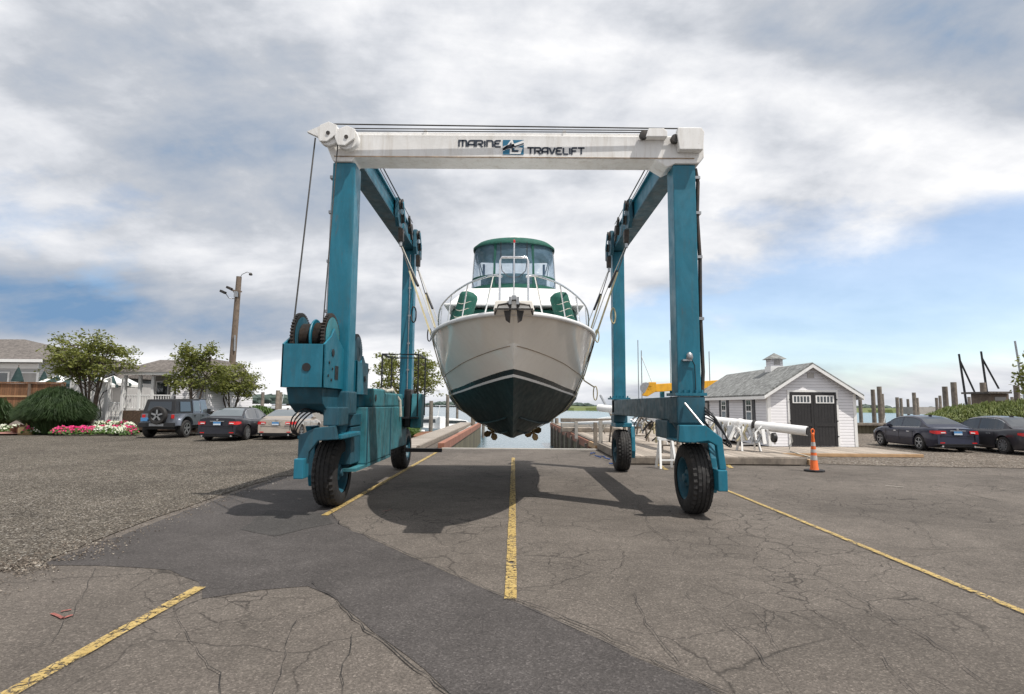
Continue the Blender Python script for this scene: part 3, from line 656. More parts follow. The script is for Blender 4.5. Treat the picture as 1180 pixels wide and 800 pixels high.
# lower frames
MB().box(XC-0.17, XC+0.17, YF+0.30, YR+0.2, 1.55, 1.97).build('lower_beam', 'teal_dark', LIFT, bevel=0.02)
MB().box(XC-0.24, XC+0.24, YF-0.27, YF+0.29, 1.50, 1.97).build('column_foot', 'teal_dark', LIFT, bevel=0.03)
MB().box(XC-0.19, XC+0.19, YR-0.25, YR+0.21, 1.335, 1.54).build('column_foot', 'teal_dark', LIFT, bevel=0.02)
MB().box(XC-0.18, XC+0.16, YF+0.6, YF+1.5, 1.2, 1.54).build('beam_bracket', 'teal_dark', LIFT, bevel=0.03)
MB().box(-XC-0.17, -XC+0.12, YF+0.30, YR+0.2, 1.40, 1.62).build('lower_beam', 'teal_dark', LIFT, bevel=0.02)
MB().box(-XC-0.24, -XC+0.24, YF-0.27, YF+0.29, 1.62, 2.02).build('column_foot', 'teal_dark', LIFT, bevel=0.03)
m = MB()
m.lathe((XC, YF-0.05, 1.22), [(0.10, 0), (0.14, 0.10), (0.26, 0.28)], n=24); m.build('swivel', 'teal_dark', LIFT, smooth=40)
m = MB(); m.lathe((-XC+0.02, YF-0.05, 1.30), [(0.12, 0), (0.16, 0.12), (0.26, 0.32)], n=24); m.build('swivel', 'teal_dark', LIFT, smooth=40)
# wheels
def wheel(x, y, r, w, inner, rimm='teal_old'):
    tread = MB(); n = 60; rows = []
    pf = [(-0.5, 0.60), (-0.52, 0.72), (-0.50, 0.86), (-0.44, 0.955), (-0.30, 0.985), (-0.29, 0.962), (-0.25, 0.962), (-0.24, 0.992), (-0.12, 1.0), (-0.11, 0.972), (-0.07, 0.972), (-0.06, 1.0), (0.06, 1.0), (0.07, 0.972), (0.11, 0.972), (0.12, 1.0), (0.24, 0.992), (0.25, 0.962), (0.29, 0.962), (0.30, 0.985), (0.44, 0.955), (0.50, 0.86), (0.52, 0.72), (0.5, 0.60)]
    n = 72
    for k in range(n+1):
        a = 2*PI*k/n; row = []
        for (u, q) in pf:
            g = 0.965 if (abs(u) > 0.27 and q > 0.9 and k % 2 == (0 if u > 0 else 1)) else (0.982 if (q > .99 and (k+(1 if u > 0 else 0)) % 2 == 0) else 1.0)
            rr = r*q*g; row.append((x+u*w, y+rr*math.sin(a), r+rr*math.cos(a)))
        rows.append(row)
    root = bpy.data.objects.new('wheel', None); COL.objects.link(root); root.parent = LIFT
    MB().grid(rows).build('tyre', 'rubber', root, smooth=30, recalc=False) if False else None
    tread.grid(rows); tread.build('tyre', 'rubber', root, smooth=28)
    m = MB(); s = inner
    m.lathe((x, y, r), [(r*0.62, s*w*0.42), (r*0.60, s*w*0.46), (r*0.55, s*w*0.40), (r*0.50, s*w*0.10), (r*0.26, s*w*0.06)], 'x', 30, cap=False)
    m.lathe((x, y, r), [(r*0.26, s*w*0.06), (r*0.24, s*w*0.30), (r*0.14, s*w*0.34), (r*0.12, s*w*0.46), (0.01, s*w*0.47)], 'x', 30, cap=False, mi=1)
    m.lathe((x, y, r), [(r*0.62, -s*w*0.42), (r*0.60, -s*w*0.46), (r*0.52, -s*w*0.2), (0.01, -s*w*0.2)], 'x', 30, cap=False)
    for k in range(8):
        a = k*PI/4; m.lathe((x+s*w*0.08, y+r*0.37*math.sin(a), r+r*0.37*math.cos(a)), [(0.022, 0), (0.022, s*0.05)], 'x', 6, mi=1)
    m.build('rim', [rimm, 'teal_dark'], root, smooth=35)
WR = 0.585
wheel(-3.20, 10.3, WR+0.01, 0.40, 1, 'teal_dark'); wheel(3.08, 9.85, WR+0.005, 0.36, -1, 'teal_dark')
wheel(-3.14, 16.3, WR-0.01, 0.40, 1, 'teal_dark'); wheel(3.05, 16.1, WR-0.01, 0.38, -1, 'teal_dark')
# right front fork: top block over the tyre, arm curving down outside to the axle
def fork(cx, cy, ax, ay, s, z_ax, top, name='wheel_fork', mat='teal', w=0.2):
    xo = ax + s*0.27
    f = MB()
    # outer plate (profile in y-z)
    yb = ay; poly = [(cy+0.20, top), (cy-0.22, top), (yb-0.22, top-0.30), (yb-0.25, z_ax-0.02), (yb-0.18, z_ax-0.22), (yb+0.16, z_ax-0.22), (yb+0.22, z_ax), (yb+0.20, top-0.55), (cy+0.26, top-0.30)]
    f.prism(poly, 'x', xo, xo+s*0.11)
    return f.build(name, mat, LIFT, bevel=0.02)
f = fork(XC, YF+0.02, 3.04, 9.85, 1, WR, 1.24)
MB().prism([(2.74, 1.21), (2.74, 1.245), (3.305, 1.245), (3.305, 1.21)], 'y', YF-0.62, YF+0.30).build('cross_arm', 'teal', f, bevel=0.02)
MB().prism([(2.66, 1.23), (2.68, 1.50), (3.10, 1.50), (3.36, 1.30), (3.42, 0.80), (3.31, 0.80), (3.27, 1.18), (3.14, 1.25), (2.90, 1.22)], 'y', YF-0.75, YF-0.63).build('face_plate', 'teal', f, bevel=0.015)
MB().box(3.25, 3.40, 9.12, 9.5, 0.47, 0.80).build('axle_box', 'teal', f, bevel=0.015)
f = fork(-XC, YF+0.10, -3.18, 10.3, -1, WR, 1.42)
MB().box(-3.50, -XC+0.26, YF-0.60, YF+0.55, 1.225, 1.31).build('cross_arm', 'teal', f, bevel=0.02)
MB().prism([(-3.37, 0.68), (-3.37, 1.30), (-3.12, 1.42), (-2.80, 1.46), (-2.76, 1.24), (-3.06, 1.22), (-3.20, 1.04), (-3.26, 0.68)], 'y', YF-0.90, YF-0.80).build('face_plate', 'teal_dark', f, bevel=0.015)
MB().box(-3.38, -3.23, 8.93, 9.18, 0.64, 0.95).build('axle_box', 'teal', f, bevel=0.015)
f = fork(XC, YR, 3.03, 16.15, 1, WR, 1.24)
MB().box(XC-0.18, XC+0.28, YR-0.4, YR+0.3, 1.215, 1.33).build('cross_arm', 'teal', f, bevel=0.015)
f = fork(-XC, YR, -3.12, 16.3, -1, WR, 1.24, mat='teal_dark')
MB().box(-XC-0.36, -XC+0.2, YR-0.4, YR+0.3, 1.215, 1.33).build('cross_arm', 'teal_dark', f, bevel=0.015)
# steering hoses
def loop_(pts):
    P_ = [Vector(p) for p in pts]; K = len(P_)-1; o = []
    for i in range(K*7+1):
        t_ = i/7; k = min(int(t_), K-1); f_ = t_-k; q0 = P_[max(k-1, 0)]; q1 = P_[k]; q2 = P_[k+1]; q3 = P_[min(k+2, K)]
        o.append(0.5*((2*q1)+(-q0+q2)*f_+(2*q0-5*q1+4*q2-q3)*f_*f_+(-q0+3*q1-3*q2+q3)*f_**3))
    return o
for k in range(4):
    MB().tube(loop_([(XC+0.22, YF-0.25, 1.80-k*.06), (XC+0.33, YF-0.45, 1.62-k*.03), (XC+0.47+k*.02, YF-0.5, 1.33-k*.03), (XC+0.49+k*.02, YF-0.5, 1.20-k*.02), (XC+0.38, YF-0.45, 1.27), (XC+0.2, YF-0.3, 1.45+k*0.04)]), 0.011, 6).build('hydraulic_hose', 'black', LIFT, smooth=60)
    MB().tube(loop_([(-XC-0.02-k*.03, YF-0.70, 1.66), (-XC-0.12-k*.04, YF-0.95, 1.66+k*.02), (-XC-0.26-k*.05, YF-1.0, 1.52+k*.02), (-XC-0.36-k*.02, YF-0.95, 1.36), (-XC-0.28, YF-0.85, 1.30), (-XC-0.12, YF-0.8, 1.36)]), 0.012, 6).build('hydraulic_hose', 'black', LIFT, smooth=60)
MB().tube([(XC-0.12, YF-0.3, 1.85), (XC+0.08, YF-0.62, 1.48)], 0.02, 8).build('steering_rod', 'galv', LIFT)
MB().tube([(XC+0.35, YF-0.3, 1.7), (XC+0.5, YF-0.35, 0.9), (XC+0.45, YF-.4, 1.55)], 0.012, 6).build('hydraulic_hose', 'galv', LIFT)
# winch housings
def winch(x0, x1, y0, y1, zb, zt, peak, nd, yax, name='winch_housing'):
    hz = MB(); th = 0.03
    hz.box(x0, x1, y0, y0+th, zb, zt)
    for x in (x0, x1-th):
        hz.prism([(y0, zb), (y1, zb), (y1, zt), (yax+0.16, peak-0.12), (yax, peak), (yax-0.14, peak-0.14), (y0, zt)], 'x', x, x+th)
    hz.box(x0+th, x1-th, y0+th, y1, zb, zb+th)
    hb = hz.build(name, 'teal', LIFT, bevel=0.006)
    return hb
WX0, WX1, WY0, WY1 = -3.56, -2.90, 8.72, 9.74
wb = winch(WX0, WX1, WY0, WY1, 2.05, 2.72, 3.02, 2, 9.18)
def disc(c, r, col, par, name, ax='y', depth=0.012):
    return MB().lathe(c, [(r, -depth), (r, depth)], ax, 20).build(name, col, par)
disc((-3.17, WY0, 2.36), 0.065, 'black', wb, 'access_hole'); disc((WX1, 9.12, 2.62), 0.06, 'black', wb, 'access_hole', 'x')
MB().box(WX1-0.01, WX1+0.008, 9.25, 9.42, 2.20, 2.42).build('access_slot', 'black', wb)
for (y, z) in ((8.95, 2.45), (9.12, 2.36), (8.92, 2.24), (9.08, 2.18)): disc((WX1, y, z), 0.022, 'black', wb, 'bolt_hole', 'x')
def drum(x0, x1, y, z, r, R_, par):
    d_ = MB(); n = 7; pf = [(r, x0)]
    K = 14
    for k in range(K):
        xa = x0+(x1-x0)*k/K; xb = x0+(x1-x0)*(k+.5)/K; pf += [(r*0.97, xa), (r*1.02, xb)]
    pf.append((r, x1)); d_.lathe((0, y, z), pf, 'x', 28)
    d_.build('drum', 'dark_steel', par, smooth=20)
    for (x, fl) in ((x0, -1), (x1, 1)):
        vs = []; 
    return
def gear(x, y, z, r, par, w=0.05, teeth=46, mat='dark_steel', plate='teal_dark'):
    m = MB(); pl = []
    for k in range(teeth*2):
        a = 2*PI*k/(teeth*2); rr = r if (k//1) % 2 == 0 else r*0.93
        for da in (-0.35, 0.35): pl.append((y+rr*math.cos(a+da*PI/(teeth*2)*1.6), z+rr*math.sin(a+da*PI/(teeth*2)*1.6)))
    m.prism(pl, 'x', x-w/2, x+w/2); g = m.build('winch_gear', mat, par)
    MB().lathe((x, y, z), [(r*0.80, -w/2-0.012), (r*0.80, w/2+0.012)], 'x', 30).build('gear_plate', plate, g) if False else MB().lathe((x, y, z), [(r*0.84, -w/2-0.010), (r*0.80, -w/2-0.016), (r*0.3, -w/2-0.016), (r*0.3, w/2+0.016), (r*0.80, w/2+0.016), (r*0.84, w/2+0.010)], 'x', 30).build('gear_plate', plate, par, smooth=30)
    return g
dy, dz = 9.24, 2.86
gear(-3.47, dy, dz, 0.42, wb); gear(-2.985, dy, dz, 0.42, wb, plate='teal_old')
drum(-3.42, -3.24, dy, dz, 0.24, 0.3, wb); drum(-3.20, -3.04, dy, dz, 0.26, 0.3, wb)
MB().lathe((0, dy, dz), [(0.31, -3.235), (0.32, -3.22), (0.31, -3.205)], 'x', 28).build('drum_flange', 'teal', wb, smooth=30)
wb2 = winch(-3.50, -2.86, 10.45, 11.25, 1.98, 2.60, 2.72, 2, 10.85)
gear(-3.0, 10.85, 2.78, 0.36, wb2); gear(-3.4, 10.85, 2.78, 0.36, wb2); drum(-3.36, -3.04, 10.85, 2.78, 0.24, .3, wb2)
disc((-2.86, 11.0, 2.28), 0.06, 'black', wb2, 'access_hole', 'x')
# under the front winch: sloped bracket
MB().prism([(9.74, 1.66), (9.74, 2.045), (8.80, 2.045), (8.92, 1.80), (9.2, 1.66)], 'x', WX0+0.06, WX1-0.06).build('winch_bracket', 'teal_dark', LIFT, bevel=0.01)
MB().box(-XC+0.02, -XC+0.27, YF-0.85, YF-0.30, 1.45, 1.75).build('valve_block', 'teal_dark', LIFT, bevel=0.02)
# engine cabinet
MB().box(-3.42, -2.79, 11.0, 13.2, 0.66, 1.74).build('engine_cabinet', 'teal_old', LIFT, bevel=0.02)
ec = MB().box(-3.38, -2.82, 13.22, 15.3, 0.74, 1.74).build('tank_cabinet', 'teal_old', LIFT, bevel=0.02)
for y in (11.02, 13.1): MB().box(-2.788, -2.775, y, y+0.05, 0.67, 1.73).build('cabinet_strip', 'teal_dark', ec)
MB().box(-3.34, -2.81, 11.5, 12.6, 1.745, 2.12).build('engine_hood', 'teal_old', LIFT, bevel=0.03)
MB().box(-3.34, -2.84, 12.7, 14.8, 1.745, 2.06).build('engine_hood', 'teal_old', LIFT, bevel=0.04)
disc((-2.81, 11.7, 1.93), 0.07, 'black', ec, 'vent_hole', 'x')
MB().box(-3.30, -2.95, 10.98, 11.45, 1.745, 2.02).build('valve_box', 'teal', LIFT, bevel=0.02)
MB().box(-3.42, -2.90, 10.35, 10.98, 0.72, 1.38).build('front_panel', 'teal_dark', LIFT, bevel=0.01)
MB().box(-3.45, -2.79, 10.3, 13.2, 0.60, 0.655).build('cabinet_sill', 'teal_old', LIFT)
MB().tube([(-3.15, 12.2, 2.1), (-3.15, 12.2, 2.42), (-3.10, 12.15, 2.55)], 0.04, 8).build('exhaust_stack', 'dark_steel', LIFT, smooth=50)
m = MB()
rnd = random.Random(3)
pts = [(-2.95+rnd.uniform(-.06, .06), 12.9+0.12*k, 2.10+rnd.uniform(-.02, .06)) for k in range(11)] + [(-2.82, 14.25, 1.9), (-2.80, 14.3, 1.5)]
m.tube(pts, 0.045, 7); m.build('hose_bundle', 'rope', LIFT, smooth=70)
# operator's cage
cg = MB()
x0, x1, y0, y1, zb, zt = -3.35, -2.42, 14.55, 15.7, 1.5, 3.08
for x in (x0, x1):
    for y in (y0, y1): cg.tube([(x, y, zb), (x, y, zt)], 0.022, 6)
cg.tube([(x0, y0, zt), (x1, y0, zt), (x1, y1, zt), (x0, y1, zt)], 0.025, 6, closed=True)
cg.box(x0, x1, y0, y1, zb-0.06, zb-0.02)
cg.build('operator_cage', 'black', LIFT)
MB().prism([(14.7, 1.20), (15.15, 1.20), (15.25, 2.05), (14.85, 2.08)], 'x', -2.62, -2.35).build('control_console', 'teal_old', LIFT, bevel=0.02)
MB().box(-2.82, -2.64, 14.8, 15.3, 1.2, 2.2).build('operator_seat', 'black', LIFT, bevel=0.05)
MB().box(-2.9, -1.9, 15.55, 15.68, 0.52, 0.62).build('step_bar', 'black', LIFT, bevel=0.01)
# trolleys on the side beams
def trolley(sx, y):
    x = sx*(XC-0.24)
    root = bpy.data.objects.new('sling_trolley', None); COL.objects.link(root); root.parent = LIFT
    MB().prism([(y-0.28, 6.22), (y-0.22, 6.74), (y+0.1, 6.80), (y+0.30, 6.55), (y+0.24, 6.14), (y-0.1, 6.05)], 'x', x-0.045, x+0.045).build('trolley_plate', 'teal_dark', root, bevel=0.012)
    for (yy, zz, r) in ((y-0.12, 6.60, 0.13), (y+0.12, 6.32, 0.12)):
        MB().lathe((x-sx*0.085, yy, zz), [(r*.4, -.035), (r, -.035), (r*.85, 0), (r, .035), (r*.4, .035)], 'x', 18).build('sheave', 'dark_steel', root, smooth=30)
    MB().bar((x-sx*0.13, y-.14, 6.64), (x-sx*.13, y+.16, 6.26), 0.02, 0.10).build('side_plate', 'teal', root, bevel=0.006)
    MB().prism([(y+0.0, 6.06), (y+.2, 6.04), (y+.16, 5.74), (y+.05, 5.74)], 'x', x-sx*.05-.06, x-sx*.05+.06).build('sling_block', 'dark_steel', root, bevel=0.015)
    MB().tube([(x-sx*.05, y+.1, 5.74), (x-sx*.05, y+.08, 5.62)], 0.035, 8).build('sling_pin', 'galv', root)
TA, TB = 13.4, 15.9
for sx in (-1, 1):
    trolley(sx, TA); trolley(sx, TB)
    trolley(sx, 14.5) if False else None
    m = MB().lathe((sx*(XC-0.28), 14.75, 6.45), [(.05, -.05), (.13, -.05), (.13, .05), (.05, .05)], 'x', 16).bar((sx*(XC-.28), 14.5, 6.7), (sx*(XC-.28), 15.0, 6.25), 0.05, 0.12); m.build('idler_sheave', 'dark_steel', LIFT, smooth=30)
# lettering and emblem on the head beam
def stroke(m, pts, w, yq, mi=0):
    pts = [Vector((p[0], p[1])) for p in pts]; L, Rr = [], []
    for i, p in enumerate(pts):
        a = pts[max(i-1, 0)]; b = pts[min(i+1, len(pts)-1)]; n_ = None
        d1 = (p-a).normalized() if i > 0 else None; d2 = (b-p).normalized() if i < len(pts)-1 else None
        dd = (d1+d2).normalized() if d1 is not None and d2 is not None else (d1 or d2)
        k = 1.0 if (d1 is None or d2 is None) else 1/max(0.5, dd.dot(d2))
        n_ = Vector((-dd.y, dd.x))*w/2*k
        L.append(p+n_); Rr.append(p-n_)
    for i in range(len(pts)-1):
        m.add([(L[i].x, yq, L[i].y), (L[i+1].x, yq, L[i+1].y), (Rr[i+1].x, yq, Rr[i+1].y), (Rr[i].x, yq, Rr[i].y)], [(0, 1, 2, 3)], mi)
ap = [(0, -.12), (0, .5), (.12, .9), (.4, 1), (.78, 1)]
GL = {'M': [[(0, 0), (0, 1), (.38, 1), (.46, .88), (.46, 0)], [(.40, 1), (.84, 1), (.92, .88), (.92, 0)]],
      'A': [[(0, 0), (0, .62), (.14, .92), (.34, 1), (.78, 1), (.78, -.02)], [(.0, .36), (.78, .36)]],
      'R': [[(0, 0), (0, 1), (.62, 1), (.78, .88), (.78, .58), (.64, .46), (.16, .46)], [(.34, .46), (.80, -.06)]],
      'I': [[(.06, 0), (.06, 1)]],
      'N': [[(0, 0), (0, 1), (.56, 1), (.72, .82), (.72, 0)]],
      'E': [[(.78, 1), (.24, 1), (.06, .86), (.06, .62), (.2, .52), (.6, .52)], [(.2, .52), (0, .38), (0, .14), (.16, 0), (.78, 0)]],
      'T': [[(0, 1), (.92, 1)], [(.46, 1), (.46, 0)]],
      'V': [[(0, 1), (.30, .12), (.44, .12), (.78, 1)]],
      'L': [[(0, 1), (0, .16), (.12, 0), (.66, 0)]],
      'F': [[(.0, -.08), (0, .82), (.14, 1), (.74, 1)], [(0, .5), (.6, .5)]]}
ADV = {'M': 1.14, 'A': 1.0, 'R': 1.0, 'I': .34, 'N': .94, 'E': .98, 'T': 1.06, 'V': .96, 'L': .82, 'F': .84}
def word(txt, xa, xb, z0_, h, yq):
    tot = sum(ADV[c] for c in txt)-.16; sx = (xb-xa)/tot; m = MB(); x = xa
    for c in txt:
        for s_ in GL[c]: stroke(m, [(x+p[0]*sx, z0_+p[1]*h) for p in s_], 0.031, yq)
        x += ADV[c]*sx
    return m.build('lettering', 'lettering', HB, recalc=False)
yq = b0-0.006
def fx(px, py): q = P(px, py, yq); return q.x, q.z
xa, zt_ = fx(529, 162); xb, zb_ = fx(577.5, 169.3); word('MARINE', xa, xb, zb_, zt_-zb_, yq)
xa, zt_ = fx(607.5, 170.3); xb, zb_ = fx(673.5, 177.8); word('TRAVELIFT', xa, xb, zb_, zt_-zb_, yq)
ex0, ez1 = fx(579.5, 161.3); ex1, ez0 = fx(603.5, 178.3)
em = MB().add([(ex0, yq, ez0), (ex1, yq, ez0), (ex1, yq, ez1), (ex0, yq, ez1)], [(0, 1, 2, 3)]).build('emblem', 'emblem', HB, recalc=False)
ew, eh = ex1-ex0, ez1-ez0
def E(u, v): return (ex0+u*ew, ez0+v*eh)
m = MB()
stroke(m, [E(-.02, .40), E(.30, .52), E(.62, .62), E(1.02, .84)], 0.075, yq-0.003)
stroke(m, [E(.0, .30), E(.26, .58), E(.42, .93), E(.50, .55)], 0.05, yq-0.003)
stroke(m, [E(.42, .70), E(.40, .14), E(.80, .14), E(.86, .38), E(.56, .42)], 0.05, yq-0.003)
m.build('emblem_stroke', 'trim', HB, recalc=False)
m = MB()
stroke(m, [E(.10, .36), E(.42, .50), E(.66, .58), E(1.0, .76)], 0.022, yq-0.006)
m.add([(E(.14, .40)[0], yq-.006, E(.14, .40)[1]), (E(.46, .52)[0], yq-.006, E(.46, .52)[1]), (E(.40, .84)[0], yq-.006, E(.40, .84)[1])], [(0, 1, 2)])
stroke(m, [E(.46, .46), E(.47, .22), E(.74, .22)], 0.030, yq-0.006)
m.build('emblem_stroke', 'lettering', HB, recalc=False)
# ------------------------------------------------------------------ the boat
BX = 0.01
def CR(pts, n):                                     # resample a polyline of (y, hw, z) with Catmull-Rom
    P_ = [Vector(p) for p in pts]; o = []
    K = len(P_)-1
    for i in range(n+1):
        t_ = i/n*K; k = min(int(t_), K-1); f_ = t_-k
        p0 = P_[max(k-1, 0)]; p1 = P_[k]; p2 = P_[k+1]; p3 = P_[min(k+2, K)]
        o.append(0.5*((2*p1)+(-p0+p2)*f_+(2*p0-5*p1+4*p2-p3)*f_*f_+(-p0+3*p1-3*p2+p3)*f_**3))
    return o
rows_d = [
 [(7.70, 0, 3.06), (7.86, .32, 3.07), (8.30, .70, 3.08), (9.0, 1.06, 3.09), (10.0, 1.38, 3.11), (11.1, 1.57, 3.12), (12.5, 1.68, 3.08), (14.2, 1.70, 2.98), (16.4, 1.62, 2.88)],
 [(7.80, 0, 2.97), (7.98, .29, 2.98), (8.4, .65, 2.98), (9.1, 1.01, 2.99), (10.1, 1.34, 3.0), (11.1, 1.545, 3.0), (12.5, 1.66, 2.97), (14.2, 1.68, 2.88), (16.4, 1.61, 2.78)],
 [(8.12, 0, 2.69), (8.4, .22, 2.67), (8.9, .53, 2.62), (9.6, .86, 2.55), (10.4, 1.14, 2.47), (11.2, 1.36, 2.41), (12.5, 1.53, 2.36), (14.2, 1.60, 2.3), (16.4, 1.55, 2.25)],
 [(8.13, 0, 2.655), (8.42, .205, 2.635), (8.92, .505, 2.585), (9.62, .835, 2.515), (10.42, 1.115, 2.435), (11.2, 1.335, 2.375), (12.5, 1.51, 2.33), (14.2, 1.58, 2.26), (16.4, 1.53, 2.2)],
 [(8.50, 0, 2.34), (8.8, .17, 2.32), (9.3, .42, 2.27), (9.9, .69, 2.21), (10.6, .96, 2.14), (11.3, 1.22, 2.09), (12.5, 1.42, 2.05), (14.2, 1.52, 2.0), (16.4, 1.50, 1.95)],
 [(8.58, 0, 2.265), (8.88, .155, 2.245), (9.38, .40, 2.20), (9.95, .66, 2.145), (10.62, .93, 2.08), (11.3, 1.19, 2.03), (12.5, 1.40, 1.99), (14.2, 1.50, 1.94), (16.4, 1.48, 1.9)],
 [(8.62, 0, 2.225), (8.92, .15, 2.207), (9.42, .39, 2.163), (9.98, .65, 2.11), (10.63, .92, 2.048), (11.3, 1.175, 1.998), (12.5, 1.39, 1.955), (14.2, 1.49, 1.90), (16.4, 1.47, 1.86)],
 [(8.95, 0, 1.92), (9.3, .14, 1.90), (9.75, .33, 1.85), (10.25, .53, 1.79), (10.8, .75, 1.735), (11.35, .97, 1.70), (12.5, 1.20, 1.70), (14.2, 1.30, 1.70), (16.4, 1.30, 1.70)],
 [(9.30, 0, 1.62), (9.6, .10, 1.60), (9.95, .24, 1.55), (10.4, .41, 1.50), (10.9, .57, 1.475), (11.4, .70, 1.48), (12.5, .84, 1.52), (14.2, .90, 1.56), (16.4, .90, 1.60)],
 [(9.62, 0, 1.38), (9.85, .05, 1.37), (10.1, .12, 1.34), (10.5, .20, 1.30), (11.0, .28, 1.29), (11.5, .34, 1.295), (12.5, .40, 1.33), (14.2, .42, 1.36), (16.4, .42, 1.38)],
 [(9.95, 0, 1.24), (10.1, .012, 1.225), (10.3, .012, 1.21), (10.7, .012, 1.19), (11.2, .012, 1.18), (11.6, .012, 1.18), (12.5, .012, 1.18), (14.2, .012, 1.20), (16.4, .012, 1.22)]]
NS = 48
rows_c = [CR(r, NS) for r in rows_d]
BOAT = thing('motor_boat', 'white cabin cruiser with dark green bottom hanging bow-first in the slings', 'motor boat', (BX, 12, 1.2))
def half(rows, s): return [[(BX+s*max(0, p.y), p.x, p.z) for p in r] for r in rows]
hull = MB()
mids = [0, 0, 0, 0, 1, 2, 3, 3, 3, 3]
for s in (-1, 1):
    g = half(rows_c, s)
    for i in range(len(g)-1): hull.grid([g[i], g[i+1]], mids[i])
# transom
tr = [(BX+r[-1].y, r[-1].x, r[-1].z) for r in rows_c]; trl = [(BX-r[-1].y, r[-1].x, r[-1].z) for r in rows_c]
hull.add(tr+trl[::-1], [tuple(range(2*len(tr)))])
hb = hull.build('hull', ['gel', 'boot', 'trim', 'antifoul'], BOAT)
bm = bmesh.new(); bm.from_mesh(hb.data); bmesh.ops.remove_doubles(bm, verts=bm.verts, dist=0.0015); bmesh.ops.recalc_face_normals(bm, faces=bm.faces); bm.to_mesh(hb.data); bm.free()
hb.data.shade_smooth(); hb.data.set_sharp_from_angle(angle=R(26))
# deck surface, rub rail, toe rail
dk = MB(); dk.grid([[(BX-p.y, p.x, p.z) for p in rows_c[0]], [(BX, p.x, p.z+0.07*min(1, p.y)) for p in rows_c[0]], [(BX+p.y, p.x, p.z) for p in rows_c[0]]])
dk.build('deck', 'gel_deck', BOAT, smooth=40)
rr = [(BX-p.y-0.015, p.x-0.01, p.z-0.01) for p in rows_c[0]][::-1] + [(BX+p.y+0.015, p.x-0.01, p.z-0.01) for p in rows_c[0]]
MB().tube(rr, 0.035, 8).build('rub_rail', 'gel_deck', BOAT, smooth=60)
for s in (-1, 1): MB().tube([(BX+s*(p.y+.003), p.x-.003, p.z) for p in rows_c[3][2:]], .006, 5).build('knuckle_line', 'grime', hb)
# strakes on the bottom
for s in (-1, 1):
    for (i, a, b_) in ((8, 6, 40), (9, 8, 40)):
        pts = [rows_c[i][k] for k in range(a, b_)]
        MB().tube([(BX+s*(p.y+0.01), p.x, p.z-0.012) for p in pts], [0.004]+[0.018]*(len(pts)-1), 5).build('strake', 'antifoul', hb)
# trunk cabin, windscreen cover, deckhouse
def loft(secs, name, mat, parent=BOAT, smooth=35):     # secs: list of (y, half width low, z low, half width top, z top)
    m = MB(); rows = []
    for (y, a, z0_, b_, z1_, *yt) in secs:
        y2 = yt[0] if yt else y
        c_ = 0.05
        rows.append([(BX-a, y, z0_), (BX-b_, y2, z1_-c_), (BX-b_+c_, y2, z1_), (BX, y2, z1_+0.03), (BX+b_-c_, y2, z1_), (BX+b_, y2, z1_-c_), (BX+a, y, z0_)])
    m.grid(rows); m.add(rows[0], [tuple(range(7))]); m.add(rows[-1], [tuple(range(7))])
    return m.build(name, mat, parent, smooth=smooth)
loft([(8.9, .45, 3.05, .32, 3.16), (9.6, .80, 3.05, .66, 3.30), (10.6, 1.02, 3.05, .90, 3.42), (11.0, 1.10, 3.05, .98, 3.44)], 'trunk_cabin', 'gel_deck')
loft([(11.0, 1.28, 3.10, 1.20, 3.66, 11.15), (11.15, 1.34, 3.1, 1.26, 3.74, 11.40), (15.4, 1.38, 3.0, 1.28, 3.74)], 'windscreen_cover', 'canvas')
loft([(11.15, 1.34, 3.76, 1.06, 4.28, 12.0), (12.0, 1.36, 3.76, 1.08, 4.36, 12.4), (15.6, 1.36, 3.76, 1.10, 4.30)], 'flybridge_body', 'gel_deck')
MB().box(BX-1.38, BX+1.38, 11.05, 15.7, 3.745, 3.79).build('house_eyebrow', 'gel_deck', BOAT, bevel=0.02)
# flybridge enclosure: green top, clear panels, green bands
FY = 12.35; FB = 4.40; FT = 5.46
def fpath(z, hw, y0_, bow, back=2.3):
    pts = []
    for k in range(-10, 11):
        u = k/10; pts.append(Vector((BX+hw*math.sin(u*PI/2)*1.0, y0_+bow*(1-math.cos(u*PI/2)), z)))
    return [Vector((BX-hw, y0_+back, z))]+pts+[Vector((BX+hw, y0_+back, z))]
lo = fpath(FB, 0.98, FY, 0.75); hi = fpath(FT, 0.92, FY+0.12, 0.70)
MB().grid([lo, [a.lerp(b, .5)+Vector((0, -.03, 0)) for a, b in zip(lo, hi)], hi]).build('clear_panel', 'vinyl', BOAT, smooth=60, recalc=False)
def band(u0, u1, off=-0.012):
    a = [p.lerp(q, u0)+Vector(((p.x-BX)*0.012, off, 0)) for p, q in zip(lo, hi)]; b = [p.lerp(q, u1)+Vector(((p.x-BX)*0.012, off, 0)) for p, q in zip(lo, hi)]
    return MB().grid([a, b]).build('canvas_band', 'canvas', BOAT, smooth=60)
band(-0.02, 0.07); band(0.22, 0.29)
for (k, w) in ((8, 0.03), (14, .03)):       # green verticals
    a, b = lo[k], hi[k]; MB().bar(a+Vector((0, -.02, 0)), b+Vector((0, -.02, 0)), 0.05, 0.02).build('canvas_seam', 'canvas', BOAT)
for k in (1, 21):
    MB().bar(lo[k], hi[k], 0.03, 0.03).build('canopy_post', 'chrome', BOAT)
for s in (-1, 1):
    MB().tube([(BX+s*.88, FY+.9, 5.40), (BX+s*.62, FY+.55, 4.45)], 0.014, 6).build('canopy_strut', 'chrome', BOAT)
    MB().tube([(BX+s*.88, FY+.9, 5.40), (BX+s*.72, FY+.75, 4.45)], 0.014, 6).build('canopy_strut', 'chrome', BOAT)
zp = [(BX-.29, FT-.05), (BX-.29, 4.95), (BX-.26, 4.75), (BX-.12, 4.62), (BX, 4.60), (BX+.12, 4.62), (BX+.26, 4.75), (BX+.29, 4.95), (BX+.29, FT-.05)]
